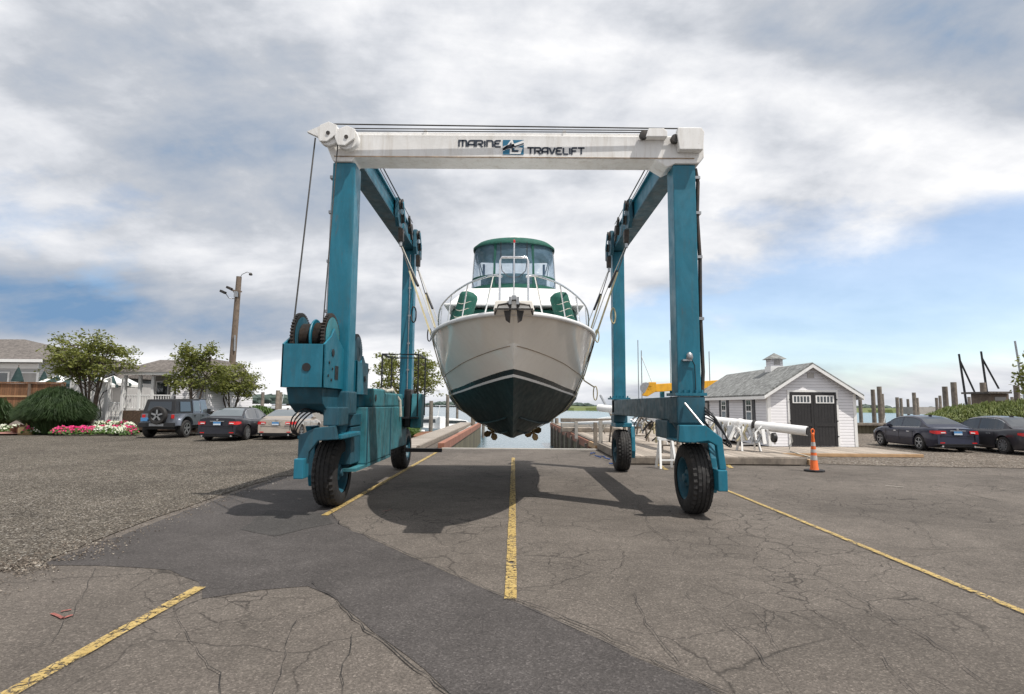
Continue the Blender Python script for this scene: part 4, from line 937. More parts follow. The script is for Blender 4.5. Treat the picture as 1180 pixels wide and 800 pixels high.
MB().tube([(x, FY-0.035, z) for x, z in zp], 0.010, 6).build('zip_seam', 'black', BOAT)
rim = fpath(FT+0.0, 0.96, FY+0.05, 0.75)
m = MB(); topr = [Vector((BX+(p.x-BX)*0.90, p.y+(0.12), FT+0.11)) for p in rim]; cen = [Vector((BX+(p.x-BX)*0.4, p.y+0.5, FT+0.19)) for p in rim]
low = [p+Vector((0, 0, -0.045)) for p in rim]
m.grid([low, rim, topr, cen]); m.add(cen, [tuple(range(len(cen)))]); m.build('canvas_top', 'canvas', BOAT, smooth=60)
MB().lathe((BX+.02, FY+.5, FT+.12), [(0.16, 0), (0.16, 0.05), (0.10, 0.09), (0.01, 0.10)], n=20).build('dome_aerial', 'gel_deck', BOAT, smooth=40)
# bridge interior seen through the panels
MB().box(BX-.75, BX+.75, FY+.35, FY+.5, 4.3, 4.72).build('bridge_console', 'canvas', BOAT, bevel=.04)
MB().tube([(BX, FY+1.2, 4.4), (BX, FY+1.2, 5.3)], 0.03, 8).build('canopy_post', 'navy', BOAT)
MB().tube([(BX-.75, FY+1.6, 4.4), (BX-.75, FY+1.6, 5.3)], 0.03, 8).build('canopy_post', 'navy', BOAT)
MB().tube([(BX+.75, FY+1.6, 4.4), (BX+.75, FY+1.6, 5.3)], 0.03, 8).build('canopy_post', 'navy', BOAT)
# light mast with anchor light in front of the bridge
MB().tube([(BX, 8.25, 3.3), (BX, 8.25, 4.22)], 0.012, 6).build('light_staff', 'chrome', BOAT)
MB().lathe((BX, 8.25, 4.20), [(0.012, 0), (0.016, .01), (.016, .035), (.006, .05)], n=10).build('bow_light', 'red_ins', BOAT)
# bow rail
def rail(s):
    pts = [(BX+s*0.17, 7.95, 3.62), (BX+s*.30, 8.05, 3.66), (BX+s*.50, 8.4, 3.69), (BX+s*.74, 9.0, 3.74), (BX+s*1.0, 9.7, 3.76), (BX+s*1.25, 10.5, 3.77), (BX+s*1.45, 11.2, 3.74), (BX+s*1.56, 11.7, 3.62), (BX+s*1.58, 11.9, 3.4), (BX+s*1.58, 11.95, 3.1)]
    MB().tube(CR(pts, 40), 0.016, 8).build('bow_rail', 'chrome', BOAT, smooth=60)
    for (a, b) in (((.30, 8.05, 3.66), (.46, 8.6, 3.09)), ((.74, 9.0, 3.74), (.86, 9.15, 3.10)), ((1.12, 10.1, 3.77), (1.22, 10.2, 3.12)), ((1.42, 11.1, 3.74), (1.46, 11.15, 3.12))):
        MB().tube([(BX+s*a[0], a[1], a[2]), (BX+s*b[0], b[1], b[2])], 0.012, 6).build('stanchion', 'chrome', BOAT, smooth=60)
rail(-1); rail(1)
hp = [(-.20, 3.12), (-.195, 3.80), (-.17, 3.85), (.17, 3.85), (.195, 3.80), (.20, 3.12)]
MB().tube([(BX+x, 7.75, z) for x, z in hp], 0.016, 8).build('pulpit_hoop', 'chrome', BOAT, smooth=60)
# pulpit and anchors
PU = MB().prism([(BX-.27, 3.03), (BX-.24, 3.16), (BX+.24, 3.16), (BX+.27, 3.03)], 'y', 7.32, 8.4).build('bow_pulpit', 'gel', BOAT, bevel=0.012)
MB().box(BX-.25, BX+.25, 7.30, 7.318, 3.035, 3.055).build('pulpit_lip', 'dark_steel', PU)
for s in (-1, 1):
    MB().box(BX+s*.05-.018, BX+s*.05+.018, 7.26, 7.5, 3.10, 3.2).build('anchor_roller', 'galv', PU)
    MB().tube([(BX+s*.06, 7.30, 3.12), (BX+s*.20, 7.32, 3.10), (BX+s*.235, 7.34, 3.02), (BX+s*.25, 7.36, 2.98)], 0.012, 6).build('anchor_stock', 'dark_steel', PU)
    MB().add([(BX+s*.03, 7.30, 3.12), (BX+s*.15, 7.34, 3.11), (BX+s*.105, 7.36, 2.90), (BX+s*.05, 7.33, 2.86), (BX+s*.04, 7.37, 3.10), (BX+s*.14, 7.40, 3.09), (BX+s*.08, 7.40, 2.92)], [(0, 1, 2, 3), (4, 6, 5), (0, 4, 5, 1), (1, 5, 6, 2), (0, 3, 6, 4), (2, 6, 3)]).build('anchor_fluke', 'dark_steel', PU)
MB().box(BX-.03, BX+.03, 7.28, 7.9, 3.165, 3.22).build('anchor_shank', 'galv', PU)
MB().lathe((BX, 8.6, 3.16), [(.07, 0), (.07, .06), (.10, .08), (.10, .14), (.04, .18)], n=14).build('windlass', 'chrome', BOAT, smooth=40)
# props and rudders
for s in (-1, 1):
    c = Vector((BX+s*.52, 14.6, 1.12)); m = MB(); m.lathe(c, [(.03, -.1), (.05, 0), (.03, .12)], 'y', 10)
    for k in range(4):
        a = k*PI/2+.4; pts = []
        for j in range(8):
            t_ = j/7*2*PI; rr_ = .13+.10*math.cos(t_); ww = .085*math.sin(t_)
            pts.append(c+Vector((math.cos(a)*rr_-math.sin(a)*ww, ww*.5, math.sin(a)*rr_+math.cos(a)*ww)))
        m.add(pts, [tuple(range(8))])
    m.tube([c, (BX+s*.5, 13.0, 1.45)], .02, 6); m.build('propeller', 'bronze', BOAT)
# fenders on the foredeck
for s, lab in ((-1, 'green canvas fender roll lashed to the bow rail, left of the anchors'), (1, 'green canvas fender roll lashed to the bow rail, right of the anchors')):
    a = P(545 if s < 0 else 641, 340, 9.75) if False else None
    t0 = Vector((BX+s*.90, 9.6, 3.19)); t1 = Vector((BX+s*.76, 9.55, 3.66))
    if s < 0: pass
    ax = (t1-t0).normalized(); root = thing('fender', lab, 'fender', t0, 'green fenders on the foredeck')
    prof = [(-.02, .12), (0, .15), (.03, .16), (.46, .16), (.51, .14), (.55, .06)]
    m = MB(); m.tube([t0+ax*h for h, r in prof], [r for h, r in prof], 18); m.build('fender_cover', 'canvas', root, smooth=50)
    m = MB()
    for h in (.10, .22, .34): m.tube([t0+ax*(h+.03*math.sin(k)) + Vector((math.cos(k*PI/8)*.158, math.sin(k*PI/8)*.158, 0)) for k in range(16)], .008, 5, closed=True)
    m.build('lashing', 'rope', root)
# slings
def hullring(y):                      # half-section of the hull at distance y
    o = []
    for r in rows_c:
        for k in range(NS):
            if r[k].x <= y <= r[k+1].x:
                f_ = (y-r[k].x)/(r[k+1].x-r[k].x); p = r[k].lerp(r[k+1], f_); o.append((p.y, p.z)); break
    return o
def ribbon(pts, w, t, m, wd=Vector((0, 1, 0))):
    for i in range(len(pts)-1):
        m.bar(pts[i], pts[i+1], t, w, up=(0, 1, 0)) if False else None
    rows = [[], [], [], []]
    K = len(pts)
    for i, p in enumerate(pts):
        tn = (pts[min(i+1, K-1)]-pts[max(i-1, 0)]).normalized(); n_ = tn.cross(wd).normalized(); w_ = n_.cross(tn).normalized()
        for j, (a, b) in enumerate(((-1, -1), (1, -1), (1, 1), (-1, 1))): rows[j].append(p + w_*a*w/2 + n_*b*t/2)
    m.grid([rows[0], rows[1], rows[2], rows[3], rows[0]])
SL = [('cream webbing sling under the bow, nearer of the two lifting the boat', 11.45, TA), ('cream webbing sling under the stern, farther of the two lifting the boat', 14.3, TB)]
for lab, yh, yt in SL:
    ring = hullring(yh); root = thing('lifting_sling', lab, 'sling', (0, yh, 1.2))
    pts = [Vector((BX-(a+0.03), yh+0.0, z)) for a, z in ring] ; pts2 = [Vector((BX+(a+0.03), yh, z)) for a, z in ring][::-1]
    pts[-1].z -= .02
    topL = Vector((-(XC-.30), yt+.08, 5.62)); topR = Vector((XC-.30, yt+.08, 5.62))
    m = MB(); ribbon(pts+pts2, 0.10, 0.012, m, Vector((0, 1, 0))); m.build('belly_strap', 'strap', root)
    for s, top, at in ((-1, topL, pts[0]), (1, topR, pts2[-1])):
        mid = top.lerp(at, 0.30)
        m = MB(); ribbon([mid, top.lerp(at, .65), at], 0.038, 0.010, m, Vector((1, 0, 0.3))); m.build('side_strap', 'strap', root)
        m = MB(); m.tube([top.lerp(at, f_) for f_ in (0, .1, .2, .3)], .014, 6); m.build('shackle_chain', 'dark_steel', root)
        m = MB(); m.tube([top+Vector((-s*.02, .05, 0)), top.lerp(at, .55)+Vector((-s*.10, .15, 0)), at+Vector((-s*.06, .2, .1))], .011, 6); m.build('tail_rope', 'rope', root)
        m = MB(); m.tube([top.lerp(at, .28)+Vector((-s*.03, .05, 0)), top.lerp(at, .46)+Vector((-s*.07, .08, 0))], .032, 8); m.build('sleeve', 'black', root, smooth=60)
        c = at.lerp(top, 0.30)+Vector((s*.17, -.02, -.15))
        m = MB(); m.tube([c+Vector((math.cos(k*PI/8)*.05, .02*math.sin(k), math.sin(k*PI/8)*.17)) for k in range(16)], .016, 6, closed=True); m.build('rope_loop', 'strap' if s > 0 else 'black', root, smooth=60)
    if yh < 12:
        c = Vector((BX+1.55, yh-.02, 2.05)); m = MB(); m.tube([c+Vector((0.10+math.cos(k*PI/8)*.04, 0, math.sin(k*PI/8)*.14)) for k in range(16)], .012, 6, closed=True)
        m.tube([(BX+1.38, yh-.05, 2.5), (BX+1.42, yh-.06, 2.3), c+Vector((.08, 0, .12))], .015, 6); m.build('rope_loop', 'strap', root, smooth=60)
        m = MB(); m.tube([(BX+1.62, yh-.08, 3.05), (BX+1.40, yh-.08, 2.45), (BX+1.22, yh-.08, 2.05), (BX+.80, yh-.08, 1.60)], .013, 6); m.build('tail_rope', 'black', root)
def at(px, Y_): return (px-591)*Y_/652
# ------------------------------------------------------------------ cars
def car_wheel(par, x, y, r, w, s, spokes=5, rimmat='galv'):
    root = bpy.data.objects.new('wheel', None); COL.objects.link(root); root.parent = par
    m = MB(); m.lathe((x, y, r), [(r*.66, -w/2), (r*.93, -w/2), (r, -w*.35), (r, w*.35), (r*.93, w/2), (r*.66, w/2), (r*.64, 0), (r*.66, -w/2)], 'x', 28, cap=False); m.build('tyre', 'rubber', root, smooth=40)
    m = MB(); m.lathe((x, y, r), [(r*.66, s*w*.48), (r*.60, s*w*.46), (r*.58, s*w*.1), (.01, s*w*.05)], 'x', 24, cap=False, mi=1)
    m.lathe((x, y, r), [(r*.67, s*w*.47), (r*.67, s*w*.51), (r*.60, s*w*.51), (r*.60, s*w*.44)], 'x', 24, cap=False)
    m.lathe((x, y, r), [(r*.16, s*w*.2), (r*.15, s*w*.46), (.01, s*w*.47)], 'x', 12, cap=False)
    for k in range(spokes):
        a = 2*PI*k/spokes+.3
        m.bar((x+s*w*.42, y+math.cos(a)*r*.1, r+math.sin(a)*r*.1), (x+s*w*.44, y+math.cos(a)*r*.62, r+math.sin(a)*r*.62), r*.16, w*.12, up=(1, 0, 0))
    m.build('rim', [rimmat, 'black'], root, smooth=35)
def lerp_tab(tab, x):
    for (a, b) in zip(tab, tab[1:]):
        if x <= b[0]:
            t_ = (x-a[0])/(b[0]-a[0]) if b[0] > a[0] else 0
            t_ = max(0, min(1, t_)); return a[1]+(b[1]-a[1])*t_
    return tab[-1][1]
def sedan(name, label, loc, rz, paintm, style='a', glassm='car_glass', L=4.85, hw0=0.92):
    root = local(name, label, 'car', loc, rz, 'parked cars')
    wb0, wb1 = 1.05, 1.05+2.88; wr = .335
    sh = [(0, .98), (.25, 1.0), (.6, 1.02), (.9, 1.0), (1.4, .95), (3.5, .93), (3.9, .92), (4.4, .80), (4.75, .66), (4.85, .58)]
    if style == 'b': sh = [(0, .93), (.3, .97), (.7, 1.0), (1.4, .97), (3.5, .94), (3.9, .92), (4.4, .82), (4.75, .68), (4.85, .58)]
    ys = sorted(set([0, .02, .06, .14, .26, .42, .55]+[round(.6+.06*k, 3) for k in range(0, 71)]+[4.83, 4.85]))
    rows = []
    for y in ys:
        e = max(0, .55-y)/.55; e2 = max(0, y-4.15)/.7
        hw = hw0*(1-.13*e**2.2-.22*e2**2.2)
        zb = .20+.10*e**2+.05*e2
        for wy in (wb0, wb1):
            d_ = abs(y-wy)
            if d_ < .40: zb = max(zb, .33+math.sqrt(max(0, .40**2-d_**2))*.96)
        zs = lerp_tab(sh, y)
        sec = [(.95, zb, 0), (.99, max(zb+.01, .36), 0), (1.0, max(zb+.02, .55), 0), (.995, max(zb+.03, .70), .01), (.97, max(.82, zs-.12) if zs > .85 else zs-.08, .03), (.925, zs-.035, .07), (.86, zs, .10), (.5, zs+.02, .11), (0, zs+.03, .12)]
        half_ = []
        for (k, z, sk) in sec:
            z = min(z, zs+.03) if k < .99 or True else z
            yy = y+(sk*(1-min(1, y/.5)) if y < .5 else 0)-((z-.5)*.5*e2 if e2 > .5 and z > .5 else 0)*.3
            half_.append(Vector((k*hw, yy, z)))
        rows.append([Vector((-p.x, p.y, p.z)) for p in half_[:-1]]+[half_[-1]]+half_[:-1][::-1])
    m = MB(); m.grid(rows)
    for rr_ in (rows[0], rows[-1]): m.add(rr_, [tuple(range(len(rr_)))])
    body = m.build('body', paintm, root, smooth=38)
    MB().box(-.80, .80, .25, 4.6, .17, .35).build('underside', 'black', root)
    MB().box(-.70, .70, -.004, .02, .655, .662).build('panel_gap', 'black', body)
    for s in (-1, 1): MB().box(s*.66-.004, s*.66+.004, .0, .05, .46, .70).build('panel_gap', 'black', body); MB().box(s*.62-.09, s*.62+.09, -.008, .02, .36, .40).build('reflector', 'red_ins', body)
    # bumper, sill and panel lines
    MB().box(-.86, .86, -.03, .12, .30, .34).build('bumper_strip', 'black', body)
    MB().box(-.62, .62, -.012, .1, .225, .29).build('diffuser', 'black', body)
    for s in (-1, 1):
        MB().box(s*.93*hw0+ (0 if s > 0 else -.01), s*.93*hw0+(.01 if s > 0 else 0), 1.55, 3.4, .22, .30).build('sill', 'black', body)
        for y in (1.45, 2.42, 3.42): MB().box(s*hw0-.004, s*hw0+.003, y, y+.012, .34, .86).build('door_gap', 'black', body)
        for y in (1.75, 2.72): MB().box(s*hw0-.01, s*hw0+.03, y-.1, y+.1, .76, .79).build('door_handle', 'chrome' if paintm != 'car_tan' else paintm, body, bevel=.006)
        MB().tube([(s*.62, -.02, .24), (s*.62, .1, .24)], .04, 10).build('exhaust_tip', 'chrome', body)
    # greenhouse
    zr = [(.62, 1.01), (.75, 1.06), (1.0, 1.20), (1.25, 1.335), (1.5, 1.42), (1.8, 1.455), (2.3, 1.47), (2.8, 1.445), (3.1, 1.38), (3.5, 1.17), (3.85, .96)]
    if style == 'b': zr = [(.50, 1.0), (.75, 1.09), (1.0, 1.21), (1.25, 1.32), (1.5, 1.40), (1.8, 1.445), (2.3, 1.46), (2.8, 1.43), (3.1, 1.36), (3.5, 1.16), (3.85, .96)]
    gy = [zr[0][0], .80, .95, 1.1, 1.25, 1.38, 1.5, 1.62, 1.9, 2.36, 2.44, 2.7, 2.95, 3.1, 3.3, 3.55, 3.85]
    G_ = []
    for y in gy:
        zt_ = lerp_tab(zr, y); zb = lerp_tab(sh, y)-.01; u = max(0, min(1, (zt_-zb)/.48)); hb_ = .80*hw0/.92; ht = hb_-(.20*u)
        pts = [(hb_, zb), (ht+.03, zt_-.07*u), (ht-.05, zt_-.015*u), (ht*.6, zt_+.01*u), (0, zt_+.02*u)]
        G_.append([Vector((-a, y, z)) for a, z in pts[:-1]]+[Vector((a, y, z)) for a, z in pts[::-1]])
    cab, rw, ws = MB(), MB(), MB(); sw = {}
    for i in range(len(gy)-1):
        for j in range(8):
            q = [G_[i][j], G_[i][j+1], G_[i+1][j+1], G_[i+1][j]]
            if j in (0, 7):
                ymid = (gy[i]+gy[i+1])/2
                if 1.1 < ymid < 3.35 and not (2.36 < ymid < 2.44):
                    key = (j, 0 if ymid < 2.4 else 1); sw.setdefault(key, MB())
                    # window inset in the frame
                    c_ = sum(q, Vector())/4; sw[key].add(q, [(0, 1, 2, 3)])
                else: cab.add(q, [(0, 1, 2, 3)])
            elif 1 < j < 6 and gy[i+1] <= 1.5 and gy[i] >= .8: rw.add(q, [(0, 1, 2, 3)])
            elif 0 < j < 7 and gy[i] >= 3.1: ws.add(q, [(0, 1, 2, 3)])
            else: cab.add(q, [(0, 1, 2, 3)])
    cb_ = cab.build('roof', paintm, root, smooth=45); rw.build('rear_window', glassm, root, smooth=45); ws.build('windscreen', 'car_glass', root, smooth=45)
    for k, w_ in sorted(sw.items()):
        w_.build('side_window', 'car_glass', root, smooth=45)
        s = -1 if k[0] == 0 else 1
    for s in (-1, 1):
        jj = 1 if s < 0 else 7
        MB().tube([G_[i][jj]+Vector((s*.006, 0, 0)) for i in range(3, 15)], .010, 5).build('window_trim', 'chrome' if style == 'a' else 'black', cb_)
        MB().tube([G_[i][0 if s < 0 else 8]+Vector((s*.006, 0, .01)) for i in range(3, 15)], .010, 5).build('window_trim', 'chrome', cb_)
        MB().box(s*.86-.09, s*.86+.09, 3.22, 3.36, .93, 1.05).build('mirror', paintm, root, bevel=.03)
        # lamps wrap the corner
        zt_, zb = (.86, .72) if style == 'a' else (.87, .73)
        lm = MB(); xo = .50 if style == 'a' else .46
        lm.add([(s*xo, -.012, zb+.02), (s*.80, .015, zb), (s*.885, .12, zb+.01), (s*.895, .34, zb+.05), (s*.885, .34, zt_-.01), (s*.865, .13, zt_), (s*.78, .035, zt_), (s*xo, .012, zt_-.01)],
               [(0, 1, 6, 7), (1, 2, 5, 6), (2, 3, 4, 5)])
        lo_ = lm.build('tail_light', 'red_ins', root, smooth=60)
        sm = MB().add([(s*(xo+.03), -.016, zb+.045), (s*(xo+.2), -.008, zb+.04), (s*(xo+.2), .002, zb+.075), (s*(xo+.03), -.004, zb+.08)], [(0, 1, 2, 3)]); sm.build('reverse_lamp', 'lampglass', lo_)
        for y in (wb0, wb1): car_wheel(root, s*(hw0-.12), y, wr, .23, s, 10 if style == 'a' else 5)
    PL = MB().box(-.16, .16, -.020, -.008, .70, .85).build('number_plate', 'plate_blue', root); MB().box(-.155, .155, -.024, -.021, .705, .765).build('plate_band', 'plate_white', PL)
    MB().box(-.30, .30, -.012, .02, .86, .88).build('boot_trim', 'chrome', root)
    MB().lathe((0, .0, .93), [(.035, -.015), (.035, .03)], 'y', 12).build('badge', 'galv', root)
    MB().box(-.015, .015, 1.55, 1.75, 1.43, 1.50).build('roof_aerial', 'black', root, bevel=.01)
    return root
g = G(250, 503.5); sedan('parked_sedan', 'glossy black sedan parked on the gravel between the jeep-like off-roader and the champagne car', (at(255, 26.9), 26.9, .012), R(3), 'car_black', 'a', 'car_glass_pale').scale = (1.08, 1.08, 1.08)
g = G(327, 507); sedan('parked_sedan', 'champagne beige sedan parked nearest the blue boat lift', (g.x-.25, g.y-.5, .012), R(3), 'car_tan', 'b', 'car_glass_pale').scale = (1.04, 1.04, 1.04)
sedan('parked_sedan', 'dark blue sedan parked on gravel right of the white shed', (18.15, 23.4, .012), R(-4), 'car_blue', 'b')
sedan('parked_sedan', 'dark grey sedan cut off by the right edge of the photo', (20.45, 21.9, .012), R(-2), 'car_grey', 'a')
def jeep(loc, rz):
    root = local('parked_off_roader', 'boxy silver off-roader with black soft top and a spare wheel on its back', 'car', loc, rz, 'parked cars')
    def arc_poly():
        pl = [(0.05, .55), (0.05, 1.12), (2.95, 1.12), (3.0, 1.06), (4.1, 1.02), (4.15, .62)]
        b_ = []
        for wy in (3.45, .80):
            for k in range(0, 9): a = k*PI/8; b_.append((wy+.50*math.cos(a), .55+.42*math.sin(a)))
        return pl+b_
    body = MB().prism(arc_poly(), 'x', -.78, .78).build('body', 'car_silver', root, bevel=.02)
    MB().box(-.70, .70, .15, 4.0, .40, .66).build('underside', 'black', root)
    top = MB(); top.add([(-.76, .06, 1.125), (.76, .06, 1.125), (.76, 2.25, 1.125), (-.76, 2.25, 1.125), (-.66, .22, 1.78), (.66, .22, 1.78), (.66, 2.25, 1.82), (-.66, 2.25, 1.82)], [(0, 1, 5, 4), (1, 2, 6, 5), (2, 3, 7, 6), (3, 0, 4, 7), (4, 5, 6, 7)])
    top.build('soft_top', 'black', root, bevel=.03)
    MB().box(-.66, .66, 2.255, 2.95, 1.79, 1.83).build('front_roof', 'black', root, bevel=.01)
    MB().add([(-.55, .085, 1.25), (.55, .085, 1.25), (.50, .185, 1.68), (-.50, .185, 1.68)], [(0, 1, 2, 3)]).build('rear_window', 'car_glass', root)
    for s in (-1, 1):
        MB().add([(s*.765, .45, 1.22), (s*.765, 1.35, 1.22), (s*.70, 1.35, 1.68), (s*.70, .50, 1.68)], [(0, 1, 2, 3)]).build('side_window', 'car_glass', root)
        MB().add([(s*.774, 1.55, 1.13), (s*.774, 2.2, 1.13), (s*.70, 2.2, 1.74), (s*.70, 1.55, 1.74)], [(0, 1, 2, 3)]).build('door_frame', 'car_silver', root)
        MB().add([(s*.776, 1.62, 1.22), (s*.776, 2.12, 1.22), (s*.708, 2.12, 1.70), (s*.708, 1.62, 1.70)], [(0, 1, 2, 3)]).build('side_window', 'car_glass_pale', root)
        MB().add([(s*.772, 2.26, 1.12), (s*.772, 2.98, 1.12), (s*.66, 2.80, 1.79), (s*.66, 2.26, 1.79)], [(0, 1, 2, 3)]).build('door_frame', 'car_silver', root)
        MB().add([(s*.775, 2.30, 1.18), (s*.775, 2.86, 1.18), (s*.675, 2.72, 1.73), (s*.675, 2.30, 1.73)], [(0, 1, 2, 3)]).build('side_window', 'car_glass_pale', root)
        for wy in (.80, 3.45):
            fl = MB(); rows = []
            for k in range(0, 9):
                a = k*PI/8; c_, s_ = math.cos(a), math.sin(a)
                rows.append([(s*.77, wy+.60*c_, .58+.52*s_), (s*.93, wy+.58*c_, .58+.50*s_), (s*.935, wy+.52*c_, .56+.44*s_), (s*.77, wy+.50*c_, .55+.42*s_)])
            fl.grid(rows); fl.build('wheel_flare', 'car_silver', root, smooth=35)
            car_wheel(root, s*.80, wy, .41, .26, s, 5)
        MB().box(s*.66-.06, s*.66+.06, .0, .06, .90, 1.08).build('tail_light', 'red_ins', root, bevel=.01)
        MB().box(s*.90-.12, s*.90+.04, 2.80, 2.9, 1.12, 1.34).build('mirror', 'black', root, bevel=.02)
        for y in (1.5, 2.22, 2.95): MB().box(s*.78-.003, s*.78+.003, y, y+.012, .62, 1.11).build('door_gap', 'black', body)
        for y in (1.62, 2.36): MB().box(s*.78, s*.81, y, y+.14, 1.0, 1.04).build('door_handle', 'black', root)
    car_wheel_root = root
    sp_ = bpy.data.objects.new('spare_wheel', None); COL.objects.link(sp_); sp_.parent = root
    m = MB().lathe((.08, -.13, 1.05), [(.26, .10), (.38, .11), (.41, .05), (.41, -.07), (.38, -.11), (.27, -.11)], 'y', 28, cap=False); m.build('tyre', 'rubber', sp_, smooth=40)
    m = MB().lathe((.08, -.13, 1.05), [(.27, -.10), (.24, -.06), (.01, -.05)], 'y', 24, cap=False, mi=1)
    for k in range(5):
        a = 2*PI*k/5+.3; m.bar((.08+math.cos(a)*.04, -.22, 1.05+math.sin(a)*.04), (.08+math.cos(a)*.26, -.22, 1.05+math.sin(a)*.26), .075, .03, up=(0, 1, 0))
    m.build('rim', ['galv', 'black'], sp_)
    MB().box(-.80, .80, -.12, .045, .50, .72).build('rear_bumper', 'black', root, bevel=.03)
    MB().box(-.30, .35, -.135, -.121, .56, .68).build('bumper_plate', 'galv', root)
    MB().box(-.76, -.44, -.02, .045, .78, .94).build('number_plate', 'plate_blue', root)
    MB().box(-.35, .35, 4.15, 4.25, .5, .65).build('front_bumper', 'black', root)
    root.scale = (1.1, 1.1, 1.1)
g = G(186, 500); jeep((at(187, 28.9), 28.9, .012), R(1))
# ------------------------------------------------------------------ traffic cone
g = G(938.5, 543.5)
root = local('traffic_cone', 'tall orange channelizer cone with pale bands on a black base', 'traffic cone', (g.x, g.y, 0))
m = MB(); m.prism([(.27*math.cos(a), .27*math.sin(a)) for a in [R(22.5+45*k) for k in range(8)]], 'z', 0, .055); m.build('base', 'black', root, bevel=.012)
rr = lambda z: .112-.080*(z-.05)/1.0
def seg(z0_, z1_, mat, name, o_=0.0): MB().lathe((0, 0, 0), [(rr(z0_)+o_, z0_), (rr(z1_)+o_, z1_)], 'z', 24, cap=False).build(name, mat, root, smooth=40)
MB().lathe((0, 0, 0), [(.122, .055), (rr(.09), .09), (rr(.5), .5), (rr(1.0), 1.0), (.045, 1.03), (.045, 1.05), (.03, 1.07)], 'z', 24).build('cone_body', 'orange', root, smooth=40)
for a, b in ((.32, .45), (.53, .62), (.71, .82)): seg(a, b, 'reflect', 'reflective_band', .003)
MB().tube([(.045*math.cos(k*PI/10), 0, 1.12+.065*math.sin(k*PI/10)) for k in range(-4, 15)], .018, 8).build('handle', 'orange', root, smooth=60)
# ------------------------------------------------------------------ white shed
SX0, SX1, SY0, SY1, SZ = 10.85, 14.6, 24.3, 33.6, 0.15
RZ, EZ = 3.62, 2.42; XM = (SX0+SX1)/2
t = thing('shed', 'white clapboard shed with black double doors, grey shingle roof and a small cupola', 'shed', (XM, 29, 0))
gp = [(SX0, SZ), (SX1, SZ), (SX1, EZ), (XM, RZ-.06), (SX0, EZ)]
MB().prism(gp, 'y', SY0, SY1).build('wall', 'siding', t)
sl = (RZ-EZ)/(XM-SX0)
for s in (-1, 1):
    xe = XM+s*(XM-SX0+.24); ze = RZ-sl*(XM-SX0+.24)
    rf = MB().prism([(XM, RZ), (xe, ze), (xe, ze+.07), (XM, RZ+.075)], 'y', SY0-.22, SY1+.2).build('roof', 'shingle', t)
    MB().prism([(XM, RZ-.14), (xe-s*.01, ze-.13), (xe-s*.01, ze-.003), (XM, RZ-.004)], 'y', SY0-.245, SY0-.215).build('barge_board', 'trim', rf)
    MB().box(min(xe, xe-s*.03), max(xe, xe-s*.03), SY0-.21, SY1+.19, ze-.14, ze-.004).build('fascia', 'trim', rf)
    MB().box(*sorted((XM+s*(XM-SX0-.0)+s*.004, XM+s*(XM-SX0)-s*.12)), SY0-.02, SY0-.003, SZ, EZ-.05).build('corner_trim', 'trim', t)
MB().box(SX0-.02, SX0-.003, SY0-.02, SY0+.12, SZ, EZ-.05).build('corner_trim', 'trim', t)
# doors
DX0, DX1, DZ1 = 11.78, 13.75, 2.44
MB().box(DX0-.09, DX0, SY0-.035, SY0-.003, SZ, DZ1+.09).build('door_trim', 'trim', t)
MB().box(DX1, DX1+.09, SY0-.035, SY0-.003, SZ, DZ1+.09).build('door_trim', 'trim', t)
MB().box(DX0, DX1, SY0-.035, SY0-.003, DZ1, DZ1+.09).build('door_trim', 'trim', t)
xm = (DX0+DX1)/2
for (a, b) in ((DX0+.004, xm-.006), (xm+.006, DX1-.004)):
    d_ = MB().box(a, b, SY0-.045, SY0-.006, SZ+.03, DZ1-.004)
    k = a+.12
    d_.box(a, b, SY0-.062, SY0-.0455, SZ+.85, SZ+1.0); d_.box(a, a+.1, SY0-.060, SY0-.0455, SZ+.03, DZ1-.01); d_.box(b-.1, b, SY0-.060, SY0-.0455, SZ+.03, DZ1-.01)
    d_ = d_.build('door', 'door_dark', t)
    x = a+.2
    while x < b-.12: MB().box(x, x+.008, SY0-.049, SY0-.0455, SZ+.04, SZ+.84).build('door_groove', 'black', d_); MB().box(x, x+.008, SY0-.049, SY0-.0455, SZ+1.01, 1.93).build('door_groove', 'black', d_); x += .13
    wn_ = MB().box(a+.1, b-.1, SY0-.064, SY0-.0455, 1.97, 2.30).build('window', 'trim', d_)
    n = 5
    for k in range(n):
        w_ = (b-a-.28)/n; MB().box(a+.14+k*w_+.02, a+.14+(k+1)*w_-.02, SY0-.067, SY0-.0645, 2.01, 2.26).build('pane', 'win_glass', wn_) if k < 100 else None
for z in (.55, 1.2, 2.1):
    MB().box(DX1-.04, DX1+.04, SY0-.072, SY0-.063, z, z+.05).build('hinge', 'black', t); MB().box(DX0-.04, DX0+.04, SY0-.072, SY0-.063, z, z+.05).build('hinge', 'black', t)
MB().box(XM-.14, XM+.14, SY0-.03, SY0-.004, 3.05, 3.28).build('gable_vent', 'far_wall', t)
def side_window(y, door=False):
    x = SX0
    if door:
        f_ = MB().box(x-.03, x-.004, y-.5, y+.5, SZ+.05, 2.12).build('side_door', 'door_dark', t)
        MB().box(x-.045, x-.031, y-.3, y+.3, 1.6, 2.0).build('pane', 'far_wall', f_)
        return
    f_ = MB().box(x-.035, x-.004, y-.33, y+.33, 1.02, 2.16).build('window', 'trim', t)
    for i in range(2):
        for j in range(4):
            if j < 2: continue
            z = 1.10+j*.26; MB().box(x-.04, x-.036, y-.25+i*.26, y-.25+i*.26+.23, z, z+.22).build('pane', 'win_glass', f_)
    MB().box(x-.04, x-.036, y-.25, y+.24, 1.10, 1.55).build('pane', 'win_glass', f_)
    for s in (-1, 1): MB().box(x-.03, x-.004, y+s*.50-.15, y+s*.50+.15, 1.04, 2.16).build('shutter', 'shutter', f_)
side_window(26.2); side_window(29.3); side_window(32.0, True)
